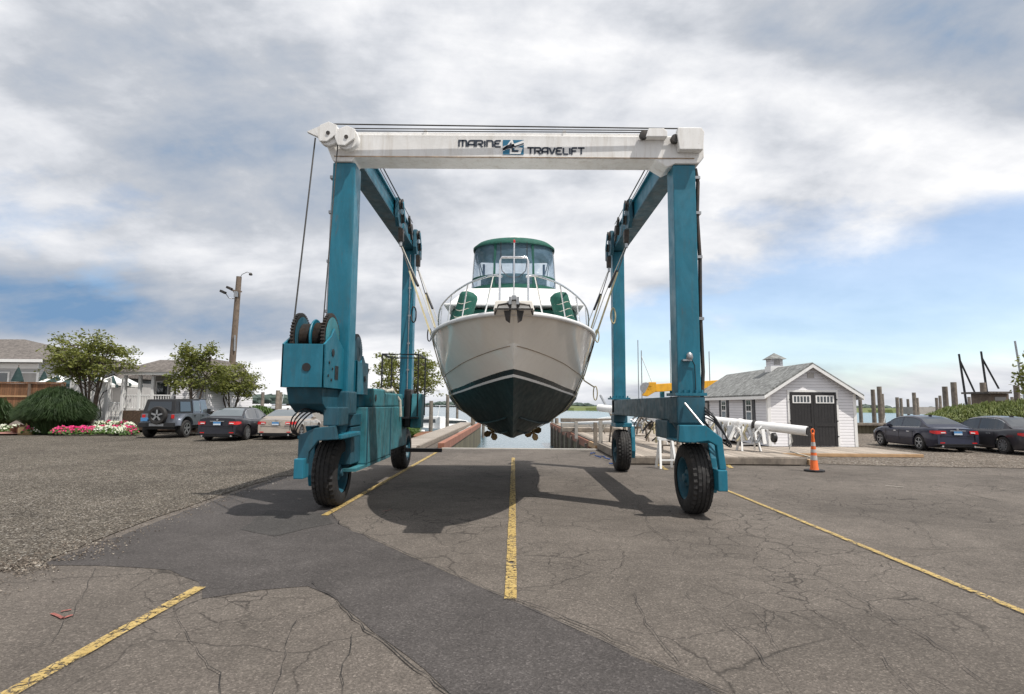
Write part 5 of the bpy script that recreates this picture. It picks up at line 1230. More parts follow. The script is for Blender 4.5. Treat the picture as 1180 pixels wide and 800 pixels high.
MB().box(SX1+.004, SX1+.03, 25.0, 25.4, 1.0, 2.1).build('shutter', 'shutter', t)
cy_ = 27.6
cu = MB().box(XM-.28, XM+.28, cy_-.28, cy_+.28, RZ-.3, RZ+.48).build('cupola', 'siding', t)
MB().box(XM-.33, XM+.33, cy_-.33, cy_+.33, RZ-.2, RZ+.14).build('cupola_base', 'trim', cu)
MB().add([(XM-.42, cy_-.42, RZ+.48), (XM+.42, cy_-.42, RZ+.48), (XM+.42, cy_+.42, RZ+.48), (XM-.42, cy_+.42, RZ+.48), (XM, cy_, RZ+.80)], [(0, 1, 4), (1, 2, 4), (2, 3, 4), (3, 0, 4), (0, 3, 2, 1)]).build('cupola_roof', 'shingle', cu)
MB().box(XM-.15, XM+.15, cy_-.29, cy_-.281, RZ+.2, RZ+.42).build('louvre', 'far_wall', cu)
# ------------------------------------------------------------------ masts on trestles
def trestle(x, y, label, white=False, w=.7, h=.72):
    r_ = local('sawhorse', label, 'trestle', (x, y, .25 if y > 17.9 and x < 9 else (.14 if y > 20.9 and x > 9.3 else 0)), R(random.uniform(-8, 8)), 'trestles on the dock')
    mt = 'trim' if white else 'piling'
    MB().box(-w/2, w/2, -.05, .05, h-.05, h+.05).build('top_rail', mt, r_, bevel=.008)
    for sx in (-1, 1):
        for sy in (-1, 1): MB().bar((sx*w*.36, sy*.03, h-.05), (sx*w*.46, sy*.24, 0), .06, .06).build('leg', mt, r_)
    MB().bar((-w*.42, -.18, .25), (w*.42, -.18, .25), .03, .05).build('brace', mt, r_)
# mast A
def mast(label, a, b, r, junk=True, seed=1):
    a = Vector(a); b = Vector(b); d_ = (b-a).normalized(); t = thing('boat_mast', label, 'mast', (a+b)/2, 'white masts laid on trestles')
    m = MB(); m.tube([a, a.lerp(b, .5), b-d_*.02], r, 20); m.build('spar', 'trim', t, smooth=50)
    m = MB(); m.tube([b-d_*.019, b+d_*.01], r*.82, 20); m.build('open_end', 'black', t)
    m = MB(); m.tube([b-d_*.05, b+d_*.012], r*1.03, 20) ; m.build('end_collar', 'white_steel', t, smooth=50) if False else None
    rnd = random.Random(seed)
    return t, d_
A0, A1 = P(690, 470, 25.5), P(931, 497, 18.9)
tA, dA = mast('big white mast lying on the dock with its open end by the orange cone', A0, A1, .158)
def mast_pt(f_): return A0.lerp(A1, f_)
for f_, kk in ((.80, 1), (.74, 2)):
    c = mast_pt(f_)
    MB().tube([c-dA*.05, c+dA*.05], .185, 16).build('collar', 'dark_steel' if kk == 1 else 'white_steel', tA)
rnd = random.Random(9)
for i in range(9):
    c = mast_pt(rnd.uniform(.55, .70)); e = c+Vector((rnd.uniform(-.9, -.1), rnd.uniform(-.4, -.1), -rnd.uniform(.35, .75)))
    MB().bar(c+Vector((0, -.2, .05)), e, rnd.uniform(.03, .07), .025).build('spreader', 'trim', tA)
for i in range(30):
    c = mast_pt(rnd.uniform(.56, .83)); e = c+Vector((rnd.uniform(-.3, .35), rnd.uniform(-.35, -.1), -rnd.uniform(.45, .68)))
    mid = c.lerp(e, .5)+Vector((rnd.uniform(-.15, .15), -.05, 0))
    MB().tube([c+Vector((0, -.2, 0)), mid, e], rnd.uniform(.012, .05), 7).build('rigging', rnd.choice(['trim', 'trim', 'galv', 'strap', 'white_steel']), tA, smooth=60)
for i in range(18):
    c = mast_pt(rnd.uniform(.58, .84)); MB().bar(c+Vector((rnd.uniform(-.15, .15), -.25, -.1)), c+Vector((rnd.uniform(-.3, .3), -.35, -.6)), .12, .06).build('mast_fitting', rnd.choice(['trim', 'galv', 'white_steel']), tA, bevel=.01)
c = mast_pt(.86)+Vector((0, -.25, -.35)); MB().lathe(c, [(.06, -.06), (.16, -.05), (.17, .05), (.08, .10)], 'x', 16).lathe(c+Vector((0.02, -.1, 0)), [(.05, -.02), (.05, .04)], 'y', 12, mi=1).build('winch', ['black', 'galv'], tA, smooth=40)
c = mast_pt(.93); MB().tube([c+Vector((0, -.15, -.15)), c+Vector((.02, -.2, -.4)), c+Vector((-.08, -.2, -.55)), c+Vector((-.12, -.22, -.72)), c+Vector((.5, -.5, -.90))], .018, 6).build('loose_cable', 'rope', tA, smooth=60)
trestle(mast_pt(.52).x, mast_pt(.52).y, 'dark weathered sawhorse under the big white mast, in front of the shed window', h=mast_pt(.52).z-.25-.158-.05)
trestle(mast_pt(.77).x, mast_pt(.77).y, 'white sawhorse under the tangle of rigging near the end of the big mast', True, h=mast_pt(.77).z-.25-.158-.05)
trestle(mast_pt(.12).x, mast_pt(.12).y, 'weathered sawhorse under the far end of the big white mast', h=mast_pt(.12).z-.25-.158-.05)
B0, B1 = P(716, 470, 30), P(790, 495, 18.6)
tB, dB = mast('second white mast lying behind the right front wheel of the lift', B0, B1, .13)
C0, C1 = P(664, 488, 34), P(716, 487, 21.5)
tC, dC = mast('slim white mast on posts beside the right rear wheel of the lift', C0, C1, .09)
for tt, q0, q1, n, fr in ((tB, B0, B1, 42, (.35, .93)), (tC, C0, C1, 4, (.3, .9))):
    for i in range(n):
        c = q0.lerp(q1, rnd.uniform(*fr)); e = Vector((c.x+rnd.uniform(-.5, .4), c.y+rnd.uniform(-.5, .3), max(.27, c.z-rnd.uniform(.2, .9))))
        mid = c.lerp(e, .5)+Vector((rnd.uniform(-.2, .2), 0, rnd.uniform(-.05, .1)))
        MB().tube([c, mid, e], rnd.uniform(.012, .045), 6).build('rigging', rnd.choice(['trim', 'galv', 'strap', 'piling', 'black', 'rope', 'white_steel']), tt, smooth=60)
MB().tube([B0.lerp(B1, .55)+Vector((-.1, 0, .18)), B0.lerp(B1, .72)+Vector((.1, 0, .2))], .11, 8).build('sail_bundle', 'navy', tB, smooth=60)
MB().tube([B0.lerp(B1, .65)+Vector((-.1, 0, .28)), B0.lerp(B1, .85)+Vector((0, 0, .25)), B0.lerp(B1, .9)+Vector((.15, 0, .2))], .13, 9).build('sail_bundle', 'trim', tB, smooth=60)
c = B0.lerp(B1, .96)+Vector((-.35, 0, -.35)); MB().lathe(c, [(.04, -.06), (.14, -.05), (.15, .05), (.06, .1)], 'y', 16).build('winch', 'black', tB, smooth=40)
trestle(B1.x-.3, B1.y+.8, 'weathered sawhorse behind the right front wheel of the lift', h=.55)
trestle(B0.lerp(B1, .4).x, B0.lerp(B1, .4).y, 'weathered sawhorse in the middle of the second mast', h=.6)
m = G(771, 541); trestle(m.x, m.y+.3, 'white painted trestle standing on the asphalt between the right wheels', True, .5, .85)
world()
c = P(700, 452, 36); 
for (px, y0p, y1p, Y_, lab) in ((664, 486, 500, 27, 'short grey dock post left of the slim mast'), (686, 487, 505, 22.5, 'dark dock post near the right rear wheel'), (692, 485, 503, 23.5, 'pale dock post near the right rear wheel')):
    a = P(px, y0p, Y_); r_ = thing('dock_post', lab, 'post', (a.x, a.y, .25), 'short posts on the dock'); MB().box(a.x-.07, a.x+.07, a.y-.07, a.y+.07, .255, a.z).build('post', 'piling' if 'dark' in lab else 'concrete', r_, bevel=.01)
a, b = P(692, 456, 33), P(707, 483, 30); world(); o = MB().tube([a, b], .07, 10).build('leaning_spar', 'galv', smooth=60); tag(o, 'pale spar leaning against the right rear leg of the lift', 'spar')
r_ = thing('dock_bench', 'low stack of dark timbers on the dock beside the water', 'timber stack', P(672, 500, 30)*1.0)
c = P(672, 495, 34); 
for k in range(3): MB().box(c.x-1.3, c.x+2.2, c.y-.2+k*.1, c.y+.3+k*.1, .26+k*.28, .48+k*.28).build('timber', 'piling' if k != 1 else 'concrete', r_, bevel=.02)
world()
m = MB()
rnd = random.Random(6)
for (px, py) in ((682, 524), (692, 528), (700, 531), (706, 536)):
    g = G(px, py); m.tube([g+Vector((rnd.uniform(-.2, .2), rnd.uniform(-.3, .3), .03+rnd.uniform(0, .05))) for k in range(5)], .02, 6)
o = m.build('tangled_rope', 'navy'); tag(o, 'small heap of blue and white rope on the asphalt by the right rear wheel', 'rope')
g0, g1, g2 = G(868, 531), G(880, 538), G(912, 545)
# ------------------------------------------------------------------ vegetation
def leafcloud(m, pts, n, sp, size, rnd, flat=.6):
    for i in range(n):
        c = pts[rnd.randrange(len(pts))]
        p = Vector((c[0]+rnd.gauss(0, sp), c[1]+rnd.gauss(0, sp), c[2]+rnd.gauss(0, sp*flat)))
        a = Vector((rnd.uniform(-1, 1), rnd.uniform(-1, 1), rnd.uniform(-.6, .6))).normalized(); b = a.cross(Vector((rnd.uniform(-1, 1), rnd.uniform(-1, 1), rnd.uniform(-1, 1)))).normalized()
        s_ = size*rnd.uniform(.6, 1.3)
        m.add([p-a*s_, p+b*s_*.45, p+a*s_, p-b*s_*.45], [(0, 1, 2, 3)])
def tree(label, x, y, z, h, cr, ch, stems=3, n=2600, seed=1, size=.10, group=None, leafm='leaf', lean=(0, 0), tops=None):
    rnd = random.Random(seed); t = thing('tree', label, 'tree', (x, y, z), group); tips = []
    tr_ = MB()
    base = Vector((x, y, z)); c0 = Vector((x+lean[0], y+lean[1], z+h-ch/2))
    for s in range(stems):
        a = 2*PI*s/stems+rnd.uniform(-.5, .5); out_ = Vector((math.cos(a), math.sin(a), 0))
        p0 = base+out_*.12; p1 = base.lerp(c0, .45)+out_*cr*.16; p2 = c0+out_*cr*.32+Vector((0, 0, -ch*.18)); p3 = c0+out_*cr*.5+Vector((0, 0, ch*.28))
        r0 = .035+.012*h
        tr_.tube([p0, p0.lerp(p1, .5)+out_*.05, p1, p2, p3], [r0, r0*.85, r0*.65, r0*.4, r0*.12], 7)
        for k in range(9):
            f_ = rnd.uniform(0, 1); st_ = p1.lerp(p2, f_) if rnd.random() < .5 else p2.lerp(p3, f_)
            u = rnd.uniform(0, 2*PI); q = rnd.uniform(.55, 1.0); zz = rnd.uniform(-.45, .5)
            env = math.sqrt(max(.05, 1-(zz*1.7)**2))
            e = c0+Vector((math.cos(u)*cr*q*env, math.sin(u)*cr*q*env, zz*ch))
            md = st_.lerp(e, .5)+Vector((rnd.uniform(-.1, .1), rnd.uniform(-.1, .1), .12))
            tr_.tube([st_, md, e], [r0*.32, r0*.2, r0*.06], 5)
            for q_ in (.45, .65, .8, .92, 1.0): tips.append(st_.lerp(md, q_*2) if q_ < .5 else md.lerp(e, q_*2-1))
            for kk in range(3):
                w_ = e.lerp(md, rnd.uniform(0, .6))+Vector((rnd.gauss(0, cr*.14), rnd.gauss(0, cr*.14), rnd.gauss(0, ch*.07))); tips.append(w_); tr_.tube([e.lerp(md, .4), w_], [r0*.08, r0*.04], 4)
    tr_.build('trunk', 'bark', t, smooth=60)
    lf = MB(); leafcloud(lf, tips, n, .19, size, rnd, .55); lf.build('crown', leafm, t, recalc=False)
    return t
tree('small multi-stemmed tree behind the big clump of ornamental grass', at(108, 33.5), 33.5, .3, 5.5, 2.5, 2.5, 5, 6200, 3, .10)
tree('small tree between the cottage and the off-roader', at(216, 31.5)-.6, 33.5, .2, 5.0, 1.7, 3.0, 3, 4200, 5, .095)
tree('bushy small tree at the foot of the utility pole', at(270, 37), 37, .1, 4.2, 2.0, 2.3, 4, 4600, 8, .095)
tree('slender young tree left of the utility pole foot', at(248, 38), 38.5, .1, 3.6, 1.0, 2.0, 2, 700, 12, .11)
tree('light green tree behind the rear left leg of the lift', at(470, 36), 36, .1, 5.0, 2.5, 3.0, 5, 6000, 21, .10)
tree('tree whose outer twigs reach in at the right edge of the photo', 25.45, 27.0, .0, 5.0, 1.35, 2.9, 3, 1300, 31, .12)
def grassmound(name, label, cat, cx_, cy_, z, rx, ry, h, n, mat, seed, kind=None, w=.025, fam=None):
    rnd = random.Random(seed); m = MB()
    for i in range(n):
        a = rnd.uniform(0, 2*PI); q = math.sqrt(rnd.random()); bx, by = cx_+rx*.55*q*math.cos(a), cy_+ry*.55*q*math.sin(a)
        hh = h*(1-.45*q*q)*rnd.uniform(.62, 1.15); ox, oy = math.cos(a)*rx*.5*q+rnd.gauss(0, .08), math.sin(a)*ry*.5*q+rnd.gauss(0, .08)
        p0 = Vector((bx, by, z)); p1 = Vector((bx+ox*.35, by+oy*.35, z+hh*.65)); p2 = Vector((bx+ox*.8, by+oy*.8, z+hh)); p3 = Vector((bx+ox*1.15, by+oy*1.15, z+hh*rnd.uniform(.72, .95)))
        n_ = Vector((rnd.uniform(-1, 1), rnd.uniform(-.4, .4), 0)).normalized()*w
        m.add([p0-n_, p0+n_, p1+n_, p1-n_, p2+n_*.7, p2-n_*.7, p3], [(0, 1, 2, 3), (3, 2, 4, 5), (5, 4, 6)])
    if kind: world(); o = m.build(name, mat, recalc=False); tag(o, label, cat, kind=kind)
    else:
        o = m.build(name, mat, recalc=False, org=(cx_, cy_, z)); tag(o, label, cat, fam)
    return o
world()
grassmound('ornamental_grass', 'big dark green clump of ornamental grass behind the white marker post', 'grass clump', at(71, 32), 32, .05, 1.95, 1.6, 2.35, 17000, 'leaf_dark', 2, w=.016)
grassmound('ornamental_grass', 'dark green clump of ornamental grass at the left edge of the photo, before the fence', 'grass clump', at(-4, 33.5), 33.5, .05, 1.3, 1.0, 1.9, 2600, 'leaf_dark', 3)
grassmound('green_bush', 'bright green bush behind the champagne sedan', 'bush', at(300, 34), 34, .0, 1.5, 1.1, 1.5, 3600, 'leaf_bush', 4, w=.04)
grassmound('green_bush', 'low bright green bush beside the plank walkway left of the slip', 'bush', -5.9, 30, .0, 1.0, 2.4, .95, 3600, 'leaf_bush', 5, w=.03)
grassmound('green_bush', 'small green bush between the black and champagne sedans', 'bush', at(272, 35.5), 35.5, .0, 1.3, 1.1, 1.1, 2000, 'leaf_bush', 7, w=.04)
for i, (px, w_, h_) in enumerate(((1083, 1.3, .9), (1105, 1.6, 1.35), (1140, 1.8, 1.55), (1172, 1.9, 1.75))):
    grassmound('shore_grass', 'patch of tall green shore grass behind the bulkhead, %s' % ('lowest and farthest left', 'behind the roof of the dark blue sedan', 'in front of the small dark hut', 'at the right edge of the photo')[i], 'grass clump', at(px, 42), 42, .3, w_*1.5, 1.2, h_+.3, 2600, 'marsh', 40+i, w=.04, fam='shore grass clumps')
struct(MB().box(24, 60, 40.6, 45, -3, .35), 'shore_bank', 'soil')
# beds: mulch, kerb, flowers, brick path
bed = [(G(*q).x, G(*q).y) for q in ((41, 501), (100, 499.5), (160, 497.0), (168, 490))]
bedp = bed + [(-19.5, 36), (-40, 37), (-40, 33.2), (at(-5, 31.2), 31.2)]
struct(sheet(bedp, .10), 'flower_bed', 'soil')
kb = MB()
for a, b in zip(bed, bed[1:]): kb.bar((a[0], a[1], .06), (b[0], b[1], .06), .15, .13)
struct(kb, 'kerb', 'concrete')
struct(sheet([(G(*q).x, G(*q).y) for q in ((-60, 503), (30, 502), (40, 500), (52, 488.5), (-60, 488.5))], .105), 'brick_path', 'brick')
struct(sheet([(-8.3, 24), (-5.1, 23), (-5.1, 38), (-8.5, 38)], .03), 'mulch_strip', 'mulch')
def flowers(label, spots, mat, seed):
    rnd = random.Random(seed); m = MB()
    for (cx_, cy_, rx, ry, n, zz) in spots:
        for i in range(n):
            a = rnd.uniform(0, 2*PI); q = math.sqrt(rnd.random()); p = Vector((cx_+rx*q*math.cos(a), cy_+ry*q*math.sin(a), zz+.28*(1-q*q)+rnd.uniform(0, .12)))
            s_ = rnd.uniform(.035, .06); ax_ = Vector((rnd.uniform(-1, 1), rnd.uniform(-1.6, 0), rnd.uniform(.3, 1))).normalized(); u = ax_.orthogonal().normalized(); v = ax_.cross(u)
            if mat == 'leaf_bush': s_ *= 1.3
            m.add([p+u*s_*math.cos(k*PI/2.5)+v*s_*math.sin(k*PI/2.5) for k in range(5)], [(0, 1, 2, 3, 4)])
    world(); o = m.build('bedding_flowers', mat, recalc=False); tag(o, label, 'flowers', kind='stuff')
def fl(px, Y_, rx=.5, ry=.4, n=120, z=.15): return (at(px, Y_), Y_, rx, ry, n, z)
pk = [fl(78, 30.6, .5, .3, 260), fl(90, 30.6, .5, .3, 260), fl(103, 30.8, .5, .3, 260), fl(113, 31, .3, .3, 160), fl(125, 32.2, .5, .4, 220), fl(140, 32.2, .7, .4, 340), fl(152, 31.9, .5, .4, 220), fl(158, 31, .3, .4, 160), fl(42, 31.0, .3, .3, 60), fl(133, 33.6, .3, .3, 60, .4), fl(148, 33.5, .3, .3, 60, .4)]
wt = [fl(103, 31.9, .4, .3, 130), fl(116, 32.2, .4, .3, 160), fl(120, 31.1, .4, .3, 180), fl(132, 31.2, .6, .3, 240), fl(147, 30.9, .5, .3, 190), fl(122, 33.4, .5, .3, 160, .35), fl(138, 33.4, .5, .3, 160, .35), fl(155, 33, .4, .3, 160, .3), fl(12, 32.4, .4, .3, 100), fl(28, 32.8, .5, .3, 90), fl(3, 32.4, .3, .3, 60), fl(44, 31.4, .5, .3, 110), fl(50, 31.2, .4, .3, 60)]
flowers('bright pink bedding flowers along the kerb left of the silver off-roader', pk, 'pink', 1)
flowers('white and cream bedding flowers among the pink ones along the kerb', wt, 'wpet', 2)
flowers('low green leaves between the bedding flowers', [(a, b, c*1.2, d_*1.1, int(n*1.1), z-.06) for a, b, c, d_, n, z in pk+wt], 'leaf_bush', 3)
# marker post and tan bollard
g = G(60, 497); t = thing('marker_post', 'slim white post with dark fittings standing in the flower bed', 'post', (g.x, g.y, .1))
MB().box(g.x-.13, g.x+.13, g.y-.1, g.y+.1, .1, 1.42).build('post', 'trim', t, bevel=.01); MB().box(g.x-.24, g.x+.24, g.y-.17, g.y+.17, 1.42, 1.5).build('cap', 'trim', t, bevel=.01)
MB().box(g.x-.24, g.x+.05, g.y-.2, g.y-.101, .80, 1.02).build('meter_box', 'dark_steel', t, bevel=.02); MB().box(g.x-.2, g.x+.25, g.y-.16, g.y-.102, .62, .68).build('bracket', 'trim', t)
g = G(30, 501.5); t = thing('planter', 'round tan stone drum with a slim post and bowl on top', 'bollard', (g.x, g.y, 0))
MB().lathe((g.x, g.y, 0), [(.36, 0), (.37, .35), (.34, .42), (.22, .46)], n=24).build('base', 'tan', t, smooth=40)
MB().lathe((g.x+.03, g.y, .46), [(.10, 0), (.07, .1), (.07, .58), (.13, .64), (.15, .78), (.10, .84)], n=16).build('pedestal', 'tan', t, smooth=40)
MB().tube([(g.x+.02, g.y-.05, 1.22), (g.x-.22, g.y-.05, 1.24)], .03, 6).build('spout', 'tan', t)
grassmound('red_plant', 'dark red leafy plant beside the tan stone drum', 'plant', g.x-.55, g.y+.25, .05, .45, .35, .5, 260, M['rustwood'], 6)
# ------------------------------------------------------------------ buildings on the left
struct(MB().box(-60, -19.6, 35.6, 61, .0, .9), 'terrace', 'concrete')
# cottage with porch
CX0, CX1, CY = at(142, 35.5), at(212, 35.5), 35.5
t = thing('cottage', 'white cottage with a railed porch and brown-grey hipped roof behind the off-roader', 'house', ((CX0+CX1)/2, 37, 0))
FZ = 1.3
MB().box(CX0+.1, at(240, 35.5), CY, CY+6, .0, FZ).build('porch_base', 'soil', t)
MB().box(CX0+.9, CX1, CY+1.6, CY+6, FZ+.002, 3.55).build('wall', 'siding3', t)
for a in (.25, .62):
    x = CX0+.9+(CX1-CX0-.9)*a; w_ = MB().box(x-.42, x+.42, CY+1.57, CY+1.597, 1.9, 3.2).build('window', 'trim', t); MB().box(x-.34, x+.34, CY+1.55, CY+1.568, 1.98, 3.12).build('pane', 'win_glass', w_)
for px in (146, 163, 178, 201):
    x = at(px, CY); MB().box(x-.08, x+.08, CY+.02, CY+.18, FZ+.003, 3.5).build('post', 'trim', t)
rl = MB().box(CX0+.15, CX1, CY+.05, CY+.12, 2.22, 2.30).box(CX0+.15, CX1, CY+.05, CY+.12, 1.42, 1.48)
x = CX0+.25
while x < CX1: rl.box(x, x+.05, CY+.06, CY+.11, 1.48, 2.22); x += .16
rl.build('railing', 'trim', t)
MB().box(CX0-.25, CX1+.1, CY-.25, CY-.2, 3.52, 3.72).build('eave_board', 'trim', t)
e0 = 3.70; r0_ = 4.62
MB().add([(CX0-.3, CY-.3, e0), (CX1+.2, CY-.3, e0), (CX1+.2, CY+6.2, e0), (CX0-.3, CY+6.2, e0), (CX0+1.1, CY+2.0, r0_), (CX1+.2, CY+2.0, r0_), (CX1+.2, CY+4, r0_), (CX0+1.1, CY+4, r0_), ], [(0, 1, 5, 4), (1, 2, 6, 5), (2, 3, 7, 6), (3, 0, 4, 7), (4, 5, 6, 7), (0, 3, 2, 1)]).build('roof', 'shingle2', t)
gx0, gx1 = at(206, 35.0), at(243, 35.0); gm = (gx0+gx1)/2
MB().prism([(gx0, FZ), (gx1, FZ), (gx1, 3.2), (gm, 4.55), (gx0, 3.2)], 'y', 35.0, 41).build('gable_wall', 'siding', t)
for s in (-1, 1):
    xe = gm+s*(gx1-gx0)/2+s*.25; k_ = 1.35/((gx1-gx0)/2)
    rf = MB().prism([(gm, 4.60), (xe, 4.60-k_*((gx1-gx0)/2+.25)), (xe, 4.68-k_*((gx1-gx0)/2+.25)), (gm, 4.68)], 'y', 34.7, 41.2).build('roof', 'shingle2', t)
    MB().prism([(gm, 4.44), (xe, 4.46-k_*((gx1-gx0)/2+.25)), (xe, 4.59-k_*((gx1-gx0)/2+.25)), (gm, 4.59)], 'y', 34.66, 34.697).build('barge_board', 'trim', rf)
w_ = MB().box(gx1-.75, gx1-.2, 34.96, 34.995, 2.05, 2.95).build('window', 'trim', t); MB().box(gx1-.68, gx1-.27, 34.94, 34.958, 2.12, 2.88).build('pane', 'win_glass', w_)
MB().box(gx1-.1, gx1+.01, 34.97, 34.996, FZ, 3.2).build('corner_trim', 'trim', t)
# grey building at the far left
BX1 = at(46, 44)
t = thing('grey_building', 'low grey clapboard building with a shallow hipped roof at the left edge', 'building', (-44, 48, .9))
MB().box(-60, BX1, 44, 58, .9, 5.0).build('wall', 'siding2', t)
MB().box(-60, BX1+.01, 43.9, 43.99, 4.35, 4.75).build('frieze', 'trim', t)
MB().add([(-60, 43.2, 5.0), (BX1+.9, 43.2, 5.0), (BX1+.9, 58.8, 5.0), (-60, 58.8, 5.0), (-60, 50, 7.3), (BX1-6.5, 50, 7.3)], [(0, 1, 5, 4), (1, 2, 5), (2, 3, 4, 5), (0, 3, 2, 1), (0, 4, 3)]).build('roof', 'shingle2', t)
MB().box(-60, BX1+.92, 43.12, 43.2, 4.80, 5.03).build('fascia', 'trim', t)
for px in (3, 36):
    x = at(px, 44); w_ = MB().box(x-.8, x+.75, 43.9, 43.98, 2.2, 4.1).build('window', 'trim', t); MB().box(x-.68, x+.62, 43.87, 43.898, 2.3, 4.0).build('pane', 'win_glass' if px < 10 else 'far_wall', w_)
t = thing('timber_fence', 'brown stained board fence behind the ornamental grass', 'fence', (-30, 36.6, 0))
fx1 = at(78, 36.5)
MB().box(-50, fx1, 36.5, 36.56, .2, 2.95).build('boards', 'fence', t); MB().box(-50, fx1, 36.42, 36.6, 2.96, 3.06).build('top_rail', 'fence', t)
for k in range(9):
    x = fx1-.1-k*2.1; MB().box(x-.06, x+.06, 36.38, 36.495, .2, 2.95).build('fence_post', 'pole', t)
MB().box(-50, fx1, 36.44, 36.498, 2.1, 2.2).build('rail', 'freshwood', t)
world()
def closed_umb(px, Y_, zt_, label):
    x = at(px, Y_); t = thing('closed_parasol', label, 'parasol', (x, Y_, .9), 'closed garden parasols'); MB().tube([(x, Y_, .9), (x, Y_, zt_+.15)], .03, 6).build('pole', 'pole', t)
    MB().lathe((x, Y_, zt_-2.0), [(.30, 0), (.42, .25), (.40, .5), (.30, 1.0), (.36, 1.05), (.16, 1.7), (.04, 2.0)], n=10).build('canopy', 'umb', t, smooth=30)
    MB().lathe((x, Y_, zt_-1.55), [(.44, 0), (.38, .55)], n=10, cap=False).build('white_band', 'umb_white', t)
closed_umb(23, 39, 4.15, 'tall closed dark green parasol with a white band in front of the grey building')
closed_umb(53, 42, 4.05, 'closed dark green parasol between the grey building and the small tree')
def open_umb(px, Y_, zt_, r, label):
    x = at(px, Y_); t = thing('open_parasol', label, 'parasol', (x, Y_, .9), 'open garden parasols on the terrace'); MB().tube([(x, Y_, .9), (x, Y_, zt_)], .03, 6).build('pole', 'trim', t)
    m = MB()
    for k in range(8):
        a, b = k*PI/4, (k+1)*PI/4
        m.add([(x, Y_, zt_), (x+r*math.cos(a), Y_+r*math.sin(a), zt_-.55), (x+r*math.cos(b), Y_+r*math.sin(b), zt_-.55)], [(0, 1, 2)], k % 2)
        m.add([(x+r*math.cos(a), Y_+r*math.sin(a), zt_-.551), (x+r*math.cos(b), Y_+r*math.sin(b), zt_-.551), (x+r*math.cos(b), Y_+r*math.sin(b), zt_-.75), (x+r*math.cos(a), Y_+r*math.sin(a), zt_-.75)], [(0, 1, 2, 3)], k % 2)
    m.build('canopy', ['umb', 'umb_white'], t, recalc=False)
for i, (px, Y_, z_) in enumerate(((70, 41, 3.75), (86, 40, 3.6), (101, 41, 3.8), (117, 40, 3.6), (133, 41.5, 3.75), (147, 43, 3.7))):
    open_umb(px, Y_, z_, 1.15, 'open green and white parasol on the terrace, %s from the left' % ('first', 'second', 'third', 'fourth', 'fifth', 'last and sixth')[i])
t = thing('dining_pavilion', 'low white-trimmed pavilion behind the terrace parasols', 'building', (at(100, 52), 54, .9))
MB().box(at(60, 52), at(150, 52), 52, 58, .9, 3.6).build('wall', 'far_wall', t); MB().box(at(56, 52), at(154, 52), 51.3, 51.5, 3.6, 4.0).build('fascia', 'trim', t)
MB().prism([(51.2, 4.0), (58.5, 4.0), (55, 5.3)], 'x', at(56, 52), at(154, 52)).build('roof', 'shingle2', t)
t = thing('white_panel_fence', 'white solid panel fence with curling dark scrollwork beside the small tree', 'fence', (at(112, 35), 35, 0))
x0, x1 = at(86, 35), at(129, 35)
MB().box(x0, x1, 35, 35.06, .5, 3.05).build('panel', 'trim', t)
for x in (x0, (x0+x1)/2, x1): MB().box(x-.07, x+.07, 34.93, 35.1, .3, 3.15).build('fence_post', 'trim', t)
c = Vector((at(116, 34.9), 34.9, 1.0)); MB().tube([c+Vector((.05*k*math.cos(k*.55)*.55, 0, .05*k*math.sin(k*.55)*.55)) for k in range(18)], .03, 6).build('scroll', 'dark_steel', t)
MB().tube([c+Vector((.3, 0, .3)), c+Vector((.15, 0, .9)), c+Vector((.35, 0, 1.4)), c+Vector((.7, 0, 1.6))], .03, 6).build('scroll', 'dark_steel', t)
t = thing('white_gate', 'small white picket gate between the panel fence and the cottage porch', 'gate', (at(137, 34.8), 34.8, 0))
x0, x1 = at(130, 34.8), at(144, 34.8); m = MB().box(x0, x1, 34.8, 34.85, 1.75, 1.83).box(x0, x1, 34.8, 34.85, .7, .78)
x = x0+.03
while x < x1: m.box(x, x+.05, 34.79, 34.84, .6, 1.8); x += .13
m.build('pickets', 'trim', t)
for x in (x0-.06, x1+.02): MB().box(x-.06, x+.06, 34.75, 34.9, .3, 3.3).build('gate_post', 'trim', t)
# ------------------------------------------------------------------ utility pole
b_ = P(264, 466, 39.5); tp = P(275.5, 319, 39.5)
t = thing('utility_pole', 'tall weathered wooden pole with a curved lamp arm and two floodlights', 'utility pole', (b_.x, b_.y, 0))
base = b_+(b_-tp)*.012; MB().tube([Vector((base.x-.1, base.y, 0)), b_, b_.lerp(tp, .5), tp], [.25, .24, .21, .18], 14).build('pole', 'pole', t, smooth=60)
MB().tube([tp+Vector((.0, -.1, -.3)), tp+Vector((.25, -.1, .15)), tp+Vector((.6, -.1, .32)), tp+Vector((.85, -.1, .22))], .025, 7).build('lamp_arm', 'galv', t, smooth=60)
MB().lathe(tp+Vector((.86, -.1, .08)), [(.10, 0), (.13, .06), (.07, .18)], n=12).build('lamp_head', 'dark_steel', t, smooth=40)
for (dx, dz_, yw) in ((-.85, -1.15, .3), (-.42, -.88, -.2)):
    q = tp+Vector((dx, -.25, dz_)); MB().bar(q+Vector((-.26, 0, .08)), q+Vector((.14, -.1, -.10)), .22, .17).build('floodlight', 'dark_steel', t, bevel=.03)
    MB().tube([q+Vector((.1, 0, -.1)), q+Vector((.3, .1, -.42)), q+Vector((-dx-.1, .2, -.45))], .03, 7).build('bracket', 'galv', t, smooth=60)
MB().bar(tp+Vector((-.4, -.22, -1.0)), tp+Vector((.35, -.22, -1.12)), .08, .10).build('cross_arm', 'pole', t)
MB().box(tp.x-.15, tp.x+.1, tp.y-.32, tp.y-.19, tp.z-1.5, tp.z-1.1).build('junction_box', 'galv', t)
MB().tube([tp+Vector((.05, -.22, -4.2)), tp+Vector((.08, -.22, -5.3))], .06, 7).build('conduit', 'galv', t)
